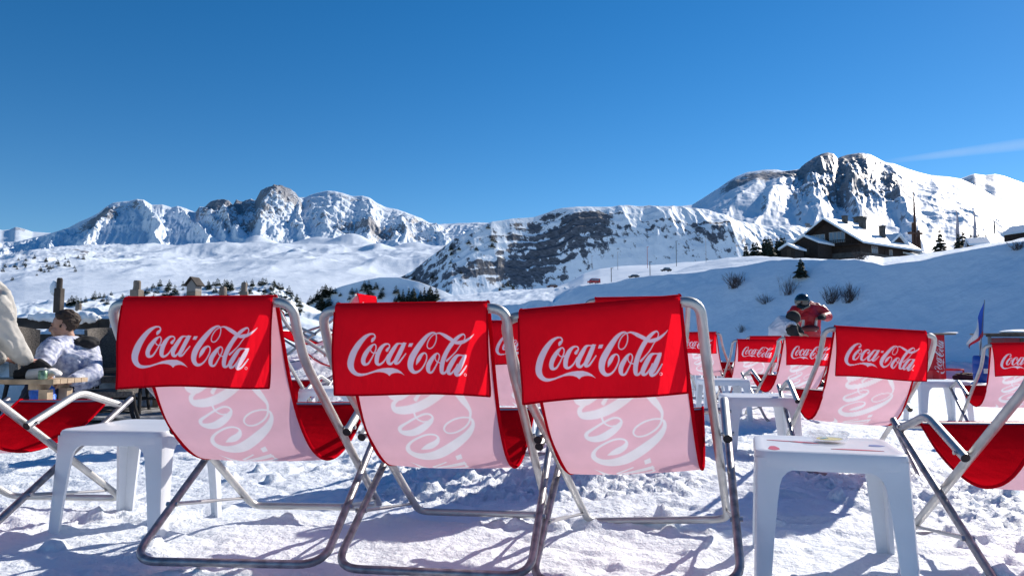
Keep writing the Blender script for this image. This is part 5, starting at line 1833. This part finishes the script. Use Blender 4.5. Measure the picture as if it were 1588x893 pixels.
b = MB(); w0 = rp_(1256, 509, -.24); b.ell(w0, (.17, .12, .06)); voxelize('waist_bag', b, .012, mat('dark_red_pouch', (.09, .008, .012), rough=.6), ski, .01, 10)
b = MB()
for x in (-.12, .14): b.tube([pel, V3((pel.x + x * 1.1, .0, .48)), V3((pel.x + x * 1.3, .04, .14))], [.15, .115, .10], 12)
voxelize('ski_trousers', b, .015, M_REDJ, ski, .02, 7, 2, 8)
for x in (-.12, .14):
    b = MB(); b.tube([V3((pel.x + x * 1.3, .06, .26)), V3((pel.x + x * 1.3, .05, .07)), V3((pel.x + x * 1.3, -.16, .05))], [.075, .08, .06], 10); voxelize('ski_boot', b, .014, M_BLACKC, ski)

# --- the crouching skier in white and black
CY = 12.9
co_ = at(1216, 600, CY)
cr = empty('person', (co_.x, CY, gz(co_.x, CY)), 0, 'crouching skier in a white and black jacket beside the skier in red', 'person')
def cp(px, py, dy=0): return at(px, py, CY + dy) - V3(cr.location)
hip = cp(1208, 527, .05); mid = cp(1209, 514, .0); che = cp(1220, 503, -.05); nk = cp(1228, 499, -.1); hc = cp(1230, 494, -.15)
shR = cp(1227, 508, -.28); shL = cp(1224, 500, .16); elR = cp(1232, 521, -.35); wrR = cp(1240, 522, -.2); elL = cp(1236, 512, .2); wrL = cp(1243, 518, .1)
b = MB(); head_shape(b, hc, V3((.8, .1, -.6)), up=V3((.6, 0, .8)))
b.tube([che, nk, hc], [.09, .06, .055], 10); b.tube([hip, mid, che], [.14, .14, .15], 12)
for s_, e_, w_ in ((shR, elR, wrR), (shL, elL, wrL)): b.tube([che, s_, e_, w_], [.08, .065, .048, .03], 10)
hand(b, wrR, V3((.9, .2, -.2)), V3((0, 0, -1)), curl=.8); hand(b, wrL, V3((.9, -.2, -.2)), V3((0, 0, -1)), curl=.8, side=-1)
for y in (-.14, .14):
    b.tube([hip, V3((hip.x + .32, y, .50)), V3((hip.x + .10, y * 1.1, .09))], [.11, .075, .05], 10); b.tube([V3((hip.x + .1, y * 1.1, .08)), V3((hip.x + .28, y * 1.1, .05))], [.05, .04], 8)
voxelize('body', b, .012, M_SKIN, cr)
b = MB(); b.ell(hc + V3((.0, 0, .02)), (.125, .125, .120)); voxelize('cap', b, .012, M_BLACKC, cr)
b = MB()
b.tube([hip, mid, che, nk], [.19, .20, .20, .12], 16); b.tube([shL, che, shR], [.10, .15, .10], 12)
M_WB = mat('white_black_jacket', (.45, .50, .60), rough=.6, var=.3, vscale=5, var_col=(.60, .64, .72), detail=1)
voxelize('jacket', b, .014, M_WB, cr, .02, 7, 2, 9)
for s_, e_, w_ in ((shR, elR, wrR), (shL, elL, wrL)):
    b = MB(); b.tube([s_, s_.lerp(e_, .5), e_, w_], [.10, .097, .085, .06], 12)
    voxelize('sleeve', b, .014, M_BLACKC, cr, .02, 7, 2, 10)
MB().tube([cp(1222, 520, -.32), cp(1229, 524, -.36), cp(1236, 518, -.36), cp(1232, 508, -.36)], .018, 6).build('white_stripe', M_SILV, cr, smooth=True)
b = MB()
for y in (-.14, .14): b.tube([hip, V3((hip.x + .32, y, .50)), V3((hip.x + .10, y * 1.1, .12))], [.15, .12, .10], 12)
voxelize('ski_trousers', b, .015, M_BLACKC, cr, .02, 7, 2, 11)

# ---------------------------------------------------------------- wooden furniture, wicker chairs and posts on the left
M_OLDW = mat('weathered_grey_wood', (.22, .18, .145), rough=.85, var=.35, vscale=9, bump=.004, bscale=30)
M_OLDD = mat('dark_weathered_wood', (.055, .046, .040), rough=.9, var=.5, vscale=7, bump=.006, bscale=20)
M_WICK = mat('dark_wicker', (.045, .038, .034), rough=.7, var=.6, vscale=70, bump=.006, bscale=90, var_col=(.16, .14, .12))
M_TOPW = mat('pale_table_planks', (.40, .30, .20), rough=.7, var=.3, vscale=12, bump=.002, bscale=30)


def plank_table(x, y, rz, L, W, H, z0, label, m, snow=False):
    t = empty('wooden_table', (x, y, z0), rz, label, 'table')
    b = MB(); n = 5
    for k in range(n): b.box((0, -W / 2 + W * (k + .5) / n, H - .018), (L, W / n - .006, .036))
    for x_ in (-L * .38, L * .38): b.box((x_, 0, H - .058), (.07, W * .9, .044))
    b.build('tabletop', m, t, bevel=.003)
    for sx in (-1, 1):
        for sy in (-1, 1):
            b = MB(); b.box((sx * (L / 2 - .12), sy * (W / 2 - .10), (H - .08) / 2), (.07, .07, H - .08)); b.build('leg', m, t)
    if snow:
        V = []; nn = 22; Fc = []
        for i in range(nn):
            for j in range(nn):
                u, v = i / (nn - 1), j / (nn - 1)
                e = min(u, 1 - u, v, 1 - v)
                h = .055 * min(1, (e / .12)) ** .5 * (.5 + float(fbm(np.array([u * 4.0 + x]), np.array([v * 4.0]), 3, 3)[0]))
                V.append(((u - .5) * L * .96, (v - .5) * W * .96, H + .001 + h))
        for i in range(nn - 1):
            for j in range(nn - 1): Fc.append((i * nn + j, i * nn + j + 1, (i + 1) * nn + j + 1, (i + 1) * nn + j)[::-1])
        MB().add(V, Fc).build('snow_cover', M_ROOFSN, t, smooth=True)
    return t


q = at(40, 588, 5.75)
plank_table(-4.22, 5.95, -.04, 1.45, .44, .47, 0, 'low pale plank table in front of the seated young man, at the left edge', M_TOPW)
plank_table(-4.55, 8.7, -.1, 1.5, .8, .66, .0, 'grey weathered table with snow on it, just behind the seated young man', M_OLDW, False)
plank_table(-5.9, 9.1, .1, 1.6, .8, .66, .05, 'dark table with a snow cover far behind the seated young man', M_OLDD, True)


def bench(x, y, rz, L, z0, label):
    t = empty('wooden_bench', (x, y, z0), rz, label, 'bench')
    for k, (yy, zz, w, rx) in enumerate(((0, .42, .38, 0), (.24, .62, .12, .2), (.27, .80, .12, .2))):
        b = MB()
        if k == 0: b.box((0, 0, zz), (L, w, .04))
        else: b.box((0, yy, zz), (L, .03, w), rx=-rx)
        b.build('seat' if k == 0 else 'backrest', M_OLDD, t, bevel=.004)
    for s in (-1, 1):
        b = MB(); b.box((s * (L / 2 - .15), 0, .2), (.07, .36, .4)); b.box((s * (L / 2 - .15), .22, .5), (.06, .05, .75), rx=-.15); b.build('leg', M_OLDD, t)
    b = MB(); b.ell((0, .02, .46), (L * .46, .19, .09), 20, 8); b.ell((L * .2, .25, .87), (L * .25, .07, .06), 16, 8)
    voxelize('snow_cushion', b, .02, M_ROOFSN, t, .09, 8)
    return t


bench(-5.25, 8.05, .35, 1.5, .18, 'dark wooden bench heaped with snow behind the young man, nearer one')
bench(-4.35, 9.6, -.15, 1.4, .28, 'dark wooden bench heaped with snow behind the young man, farther one')


def wicker_chair(label):
    t = empty('wicker_armchair', label=label, cat='armchair', group='dark wicker armchairs on the left of the terrace')
    b = MB(); b.box((0, 0, .40), (.52, .50, .07)).build('seat', M_WICK, t, bevel=.02)
    b = MB(); n = 9; V = []
    for i in range(n):
        a = -1.15 + 2.3 * i / (n - 1)
        for z, r in ((.40, .27), (.92, .31)):
            for th in (0, .03): V.append((math.sin(a) * (r - th), .02 + math.cos(a) * (r - th) * .95, z + .06 * math.cos(a) * (z > .5)))
    Fc = []
    for i in range(n - 1):
        a, c = 4 * i, 4 * i + 4
        Fc += [(a, c, c + 2, a + 2), (a + 1, a + 3, c + 3, c + 1), (a + 2, c + 2, c + 3, a + 3), (a, a + 1, c + 1, c)]
    Fc += [(0, 2, 3, 1), (4 * n - 4, 4 * n - 3, 4 * n - 1, 4 * n - 2)]
    MB().add(V, Fc).build('backrest', M_WICK, t, smooth=True)
    for s in (-1, 1):
        b = MB(); b.tube(fillet([(s * .28, -.24, .36), (s * .29, -.22, .64), (s * .29, .12, .66)], .06, 5), .022, 8); b.build('armrest', M_BLACKC, t, smooth=True)
        for yy, bend in ((-.22, -.05), (.22, .08)):
            b = MB(); b.tube([(s * .24, yy, .38), (s * .25, yy + bend * .3, .2), (s * .27, yy + bend, -.02)], [.020, .018, .016], 8); b.build('leg', M_BLACKC, t, smooth=True)
    b = MB(); b.tube([(-.25, -.22, .2), (.25, .22, .2)], .012, 6); b.tube([(.25, -.22, .185), (-.25, .22, .185)], .012, 6); b.build('cross_brace', M_BLACKC, t)
    return t


w0 = wicker_chair('dark wicker armchair in which the young man in white sits')
w0.location = (-3.62, 6.62, 0); w0.rotation_euler = (0, 0, -1.15); w0.scale = (1, 1, .78)
for x, y, rz, lab in ((-4.25, 8.0, .8, 'dark wicker armchair behind the young man, left of the big left chair'), (-3.95, 8.6, -.6, 'dark wicker armchair showing just left of the big chair headrest'),
                      (-3.75, 7.85, -2.3, 'dark wicker armchair whose legs show under the left headrest flap'), (-4.75, 7.55, 1.8, 'dark wicker armchair partly hidden behind the seated young man')):
    c = copy_tree(w0); c.location = (x, y, gz(x, y)); c.rotation_euler = (0, 0, rz); c.scale = (1, 1, .95)
    tag(c, lab)

# dark matting showing through the snow under the armchairs
V = []; Fc = []
b = MB()
rr_ = random.Random(3)
b = MB()
n = 26
V = [(-3.9 + .95 * math.cos(2 * PI * k / n) * (1 + .25 * rr_.random()), 7.9 + .75 * math.sin(2 * PI * k / n) * (1 + .3 * rr_.random()), .030) for k in range(n)]
V2 = [(p[0], p[1], .052) for p in V]
b.add(V + V2, [tuple(range(n))[::-1], tuple(range(n, 2 * n))] + [(k, (k + 1) % n, n + (k + 1) % n, n + k) for k in range(n)])
tag(b.build('bare_gravel_patch', mat('wet_gravel', (.07, .062, .055), rough=.9, var=.6, vscale=14, bump=.02, bscale=30, var_col=(.45, .47, .5))), kind='structure')

# things on and under the near plank table
t = empty('ski_glove', at(52, 577, 5.80), 0, 'bulky black and white ski gloves lying on the plank table', 'gloves')
t.location.z = .472; t.location.y = 5.86
M_GW = mat('white_glove_leather', (.62, .60, .58), rough=.5)
for i, (m_, ang, ofs) in enumerate(((M_BLACKC, .5, V3((-.06, .02, .035))), (M_GW, -.45, V3((.06, -.03, .04))))):
    b = MB(); d_ = V3((math.cos(ang), math.sin(ang) * .4, .15))
    hand(b, ofs, d_, V3((0, 0, -1)), 1.7, .5); b.tube([ofs - d_ * .13, ofs - d_ * .05, ofs + d_ * .04], [.055, .05, .045], 10)
    voxelize('glove', b, .008, m_, t, .004, 20)
b = MB(); b.tube([(-.16, .04, .05), (.0, .02, .12), (.10, -.02, .07)], [.03, .04, .03], 8)
voxelize('cuff', b, .008, M_BLACKC, t, .006, 20)
t = empty('drink_can', at(66, 588, 5.72), 0, 'small dark green tin on the edge of the plank table', 'tin'); t.location.z = .471
MB().lathe([(.028, 0), (.032, .004), (.032, .062), (.027, .068), (.024, .068)], n=18).build('tin', mat('green_tin', (.03, .12, .05), rough=.35, metal=.5, var=.5, vscale=40, var_col=(.3, .4, .3)), t, smooth=True)
t = empty('blue_bag', at(66, 612, 5.9), 0, 'bright blue crumpled bag hanging below the plank table', 'bag')
b = MB(); b.ell((0, 0, 0), (.095, .07, .10)); b.ell((.03, -.02, -.04), (.085, .06, .07)); b.ell((-.04, 0, .05), (.05, .05, .05)); b.tube([(0, 0, .08), (.02, .05, .15), (0, .02, .17)], .02, 6)
voxelize('bag', b, .008, mat('blue_nylon', (.02, .13, .60), rough=.5, var=.3, vscale=12), t, .035, 9, 1, 3)

# fence posts along the edge of the terrace
def post(px, top, Y, w, label, m=None, cap=0, z0=None):
    z0 = gz(at(px, top, Y).x, Y) - .2; zt = at(px, top, Y).z
    t = empty('fence_post', (at(px, top, Y).x, Y, z0), rnd.uniform(-.2, .2), label, 'post')
    h = zt - z0
    b = MB(); b.box((0, 0, (h - .12) / 2), (w, w * .9, h - .12)); b.build('post', m or M_OLDW, t, bevel=.01)
    b = MB(); b.tube([(0, 0, h - .12), (0, 0, h - .02), (0, 0, h)], [w * .38, w * .38, w * .30], 10); b.build('post_head', m or M_OLDW, t)
    return t


p1 = post(93, 431, 8.6, .085, 'tall dark fence post with snow on its left side, behind the young man', M_OLDD)
b = MB(); b.ell((-.06, 0, p1.location.z * 0 + (at(93, 447, 8.6).z - p1.location.z)), (.045, .05, .09)); voxelize('stuck_snow', b, .012, M_ROOFSN, p1, .02, 9)
post(213, 435, 9.6, .125, 'grey fence post with a round head, left of the bird house')
post(346, 445, 9.8, .12, 'short grey fence post between the bird house and the right post')
post(379, 438, 9.7, .10, 'pale grey round fence post at the right end of the fence')
post(122, 470, 9.9, .10, 'low dark fence post just right of the tall one')
# bird house on its post
Y = 9.5; q = at(301, 452, Y); z0 = gz(q.x, Y) - .2
t = empty('bird_house', (q.x, Y, z0), -.25, 'little pointed roof bird house standing on a thick post', 'bird house')
h = q.z - z0
MB().box((0, 0, h / 2), (.13, .13, h)).build('post', M_OLDW, t, bevel=.008)
b = MB(); pr = [(-.065, 0), (-.065, .075), (0, .15), (.065, .075), (.065, 0)]
b.prism(pr, -.06, .06, Matrix(((1, 0, 0), (0, 0, -1), (0, 1, 0)))); o = b.build('box', mat('pale_box_wood', (.30, .28, .26), rough=.85), t, loc=(0, 0, h + .001))
for s in (-1, 1):
    b = MB(); b.box((s * .048, 0, h + .125), (.15, .17, .014), ry=s * .86); b.build('roof_board', M_OLDD, t)

# ---------------------------------------------------------------- right background: bar tables, flag, barrel
M_REDP = mat('red_panel', (.70, .008, .02), rough=.5)
M_SNC = M_ROOFSN


def bar_table(px, Y, label, body_m, top_m, dark=False):
    q = at(px, 517, Y); zt = q.z
    t = empty('bar_table', (q.x, Y, 0), .2, label, 'bar table')
    zt -= 0
    if not dark:
        MB().lathe([(.31, zt - .03), (.32, zt - .02), (.32, zt), (.30, zt + .006)], n=24).build('tabletop', top_m, t)
        MB().box((-.16, 0, (zt - .03) / 2), (.34, .26, zt - .035)).build('column', body_m, t, bevel=.01)
        b = MB()
        ring = [(.42 * math.cos(a), .42 * math.sin(a), .22) for a in np.linspace(0, 2 * PI, 25)]
        b.tube(ring, .018, 6); b.build('foot_ring', body_m, t)
        for k in range(4):
            a = PI / 4 + k * PI / 2
            MB().tube([(.42 * math.cos(a), .42 * math.sin(a), .22), (.42 * math.cos(a), .42 * math.sin(a), 0)], .018, 6).build('leg', body_m, t)
        MB().ell((.25, -.05, zt + .012), (.16, .14, .02)).build('snow_patch', M_SNC, t, smooth=True)
    else:
        MB().box((.27, 0, zt - .03), (.9, .6, .06)).build('tabletop', top_m, t, bevel=.01)
        MB().box((-.02, 0, (zt - .08) / 2), (.36, .3, zt - .085)).build('column', body_m, t, bevel=.01)
        for x in (-.02 + .24, .7): MB().box((x, -.1, (zt - .08) / 2), (.09, .09, zt - .085)).build('leg', top_m, t)
        MB().ell((.35, .0, zt + .03), (.44, .3, .05)).build('snow_patch', M_SNC, t, smooth=True)
    return t


bt = bar_table(1457, 16.5, 'tall red bar table with white lettering down its column, behind the row of chairs', M_REDP, M_OLDW)
# lettering running up the red column
def logo_plate(parent, w, h, org_, ux, uy, name='lettering'):
    """script logo as thin raised letters: ux along the text, uy up"""
    nx, ny = 220, 80
    xs = np.linspace(20, 1975, nx + 1); ys = np.linspace(90, 750, ny + 1)
    cx = (xs[:-1] + xs[1:]) / 2; cy = (ys[:-1] + ys[1:]) / 2
    A, B = np.meshgrid(cx, cy)
    ink = ink_at(A, B, 4) > .45
    V, Fc = [], []
    nrm = ux.cross(uy)
    for j in range(ny):
        i = 0
        while i < nx:
            if ink[j, i]:
                k = i
                while k < nx and ink[j, k]: k += 1
                q = []
                for (xx, yy) in ((xs[i], ys[j + 1]), (xs[k], ys[j + 1]), (xs[k], ys[j]), (xs[i], ys[j])):
                    q.append(org_ + ux * ((xx - 20) / 1955 * w) + uy * ((750 - yy) / 660 * h) + nrm * .003)
                b0 = len(V); V += q; Fc.append((b0, b0 + 1, b0 + 2, b0 + 3))
                i = k
            else: i += 1
    return MB().add(V, Fc).build(name, mat('white_print', (.85, .82, .85), rough=.6), parent)


logo_plate(bt, .80, .27, V3((-.020, -.132, .12)), V3((0, 0, 1)), V3((-1, 0, 0)))
bar_table(1560, 14.5, 'dark square bar table with snow on its top at the right edge', mat('dark_red_panel', (.16, .01, .02), rough=.5), M_OLDD, True)
q = at(1534, 517, 15.5)
t = empty('bar_table', (q.x, 15.5, 0), 0, 'thin topped round bar table seen between the flag and the dark table', 'bar table')
MB().lathe([(.34, q.z - .03), (.35, q.z)], n=20).build('tabletop', M_OLDW, t); MB().tube([(0, 0, 0), (0, 0, q.z - .03)], .035, 8).build('column', M_METAL, t)

# flag on its thin pole, stuck in the blue barrel
FY = 15.2
ft = at(1527, 465, FY); fb = at(1519, 556, FY)
t = empty('flag', (fb.x, FY, fb.z - .3), 0, 'small blue, white and red flag on a thin leaning pole', 'flag')
org = V3(t.location)
MB().tube([V3((-.03, 0, -.1)), fb - org, ft - org], .008, 6).build('pole', M_METAL, t)
# cloth hangs from the upper part of the pole to the lower left
nu, nv = 30, 30
a0 = at(1526.6, 467, FY) - org; a1 = at(1524.5, 522, FY) - org
b0_ = at(1501.5, 541, FY) - org
def fl(u, v):     # u from the pole outwards, v down the pole
    P = a0.lerp(a1, v)
    Q = b0_ + (at(1517, 540, FY) - at(1501.5, 541, FY)) * (v * .0) 
    tip = a0.lerp(b0_, 1.0)
    lower = a1.lerp(at(1502, 541, FY) - org, u)
    upper = a0.lerp(at(1503, 530, FY) - org, u)
    p = upper.lerp(lower, v)
    return p + V3((0, .10 * math.sin(u * 7 + v * 3) * u, 0))
V = [fl(i / (nu - 1), j / (nv - 1)) for j in range(nv) for i in range(nu)]
M_FB, M_FW, M_FR = mat('flag_blue', (.02, .09, .50), rough=.7), mat('flag_white', (.75, .76, .80), rough=.7), mat('flag_red', (.60, .01, .03), rough=.7)
bands = {'blue_band': (M_FB, []), 'white_band': (M_FW, []), 'red_band': (M_FR, [])}
for j in range(nv - 1):
    for i in range(nu - 1):
        u, v = (i + .5) / (nu - 1), (j + .5) / (nv - 1)
        k = 'red_band' if v > .84 else ('blue_band' if u < .40 else 'white_band')
        bands[k][1].append((j * nu + i, j * nu + i + 1, (j + 1) * nu + i + 1, (j + 1) * nu + i))
for k, (m_, f_) in bands.items():
    MB().add(V, f_).build(k, m_, t, smooth=True)
b = MB(); V = []
for j in range(8):
    for i in range(4):
        q = at(1517 + i * 1.6 + j * .3, 522 + j * 3.0, FY + .03 * math.sin(i * 2 + j)) - org; V.append(q)
MB().add(V, [(j * 4 + i, j * 4 + i + 1, (j + 1) * 4 + i + 1, (j + 1) * 4 + i) for j in range(7) for i in range(3)]).build('white_fold', M_FW, t, smooth=True)
q = at(1523, 596, 15.3)
t = empty('blue_barrel', (q.x, 15.3, 0), 0, 'blue plastic barrel below the small flag', 'barrel')
zt = at(1523, 551, 15.3).z
MB().lathe([(.13, 0), (.15, .03), (.155, zt * .3), (.148, zt * .33), (.155, zt * .36), (.155, zt * .65), (.148, zt * .68), (.155, zt * .71), (.145, zt * .95), (.12, zt), (.0, zt)], n=24).build('drum', mat('blue_plastic', (.012, .07, .36), rough=.4), t, smooth=True)
MB().box((.0, -.158, zt * .42), (.10, .008, .10)).build('pale_sticker', M_FW, t)
# heap of dark blankets on the snow
q = at(1497, 585, 16.2)
t = empty('blanket_heap', (q.x, 16.2, gz(q.x, 16.2) + .02), 0, 'flat heap of dark maroon blankets on the snow left of the blue barrel', 'blankets')
b = MB(); b.ell((0, 0, .05), (.24, .2, .09)); b.ell((-.12, 0, .04), (.14, .15, .07)); b.ell((.14, .05, .05), (.12, .12, .08))
voxelize('blankets', b, .014, mat('maroon_wool', (.06, .008, .014), rough=.9), t, .03, 9)
# small black table by the tube of the right big chair
q = at(1074, 545, 14)
t = empty('black_table', (q.x, 14, gz(q.x, 14)), .1, 'small black table in the gap right of the rightmost big chair', 'table')
zt = at(1074, 541, 14).z - t.location.z
MB().box((0, 0, zt - .06), (.42, .4, .12)).build('tabletop', M_OLDD, t, bevel=.01)
for x in (-.17, .17):
    for y in (-.15, .15): MB().box((x, y, (zt - .12) / 2 - .1), (.05, .05, zt - .12 + .2)).build('leg', M_OLDD, t)
# low snow ridge thrown up at the far edge of the terrace
xs = np.linspace(2.5, 16, 420); ys = np.linspace(0, 1, 26)
XX, TT = np.meshgrid(xs, ys)
yc_ = 21.5 - .62 * (XX - 4)
YY = yc_ + (TT - .5) * 2.4
ZZ = .0 + np.sin(PI * TT) ** .8 * (.22 + .22 * fbm(XX * 1.7, YY * 1.7, 4, 120) + .10 * fbm(XX * 7, YY * 7, 3, 121)) - .06 + bank_h(XX, YY)
tag(mesh_np('snow_ridge', np.stack([XX, YY, ZZ], -1).reshape(-1, 3), grid_faces(*XX.shape), M_SNOW), kind='structure')
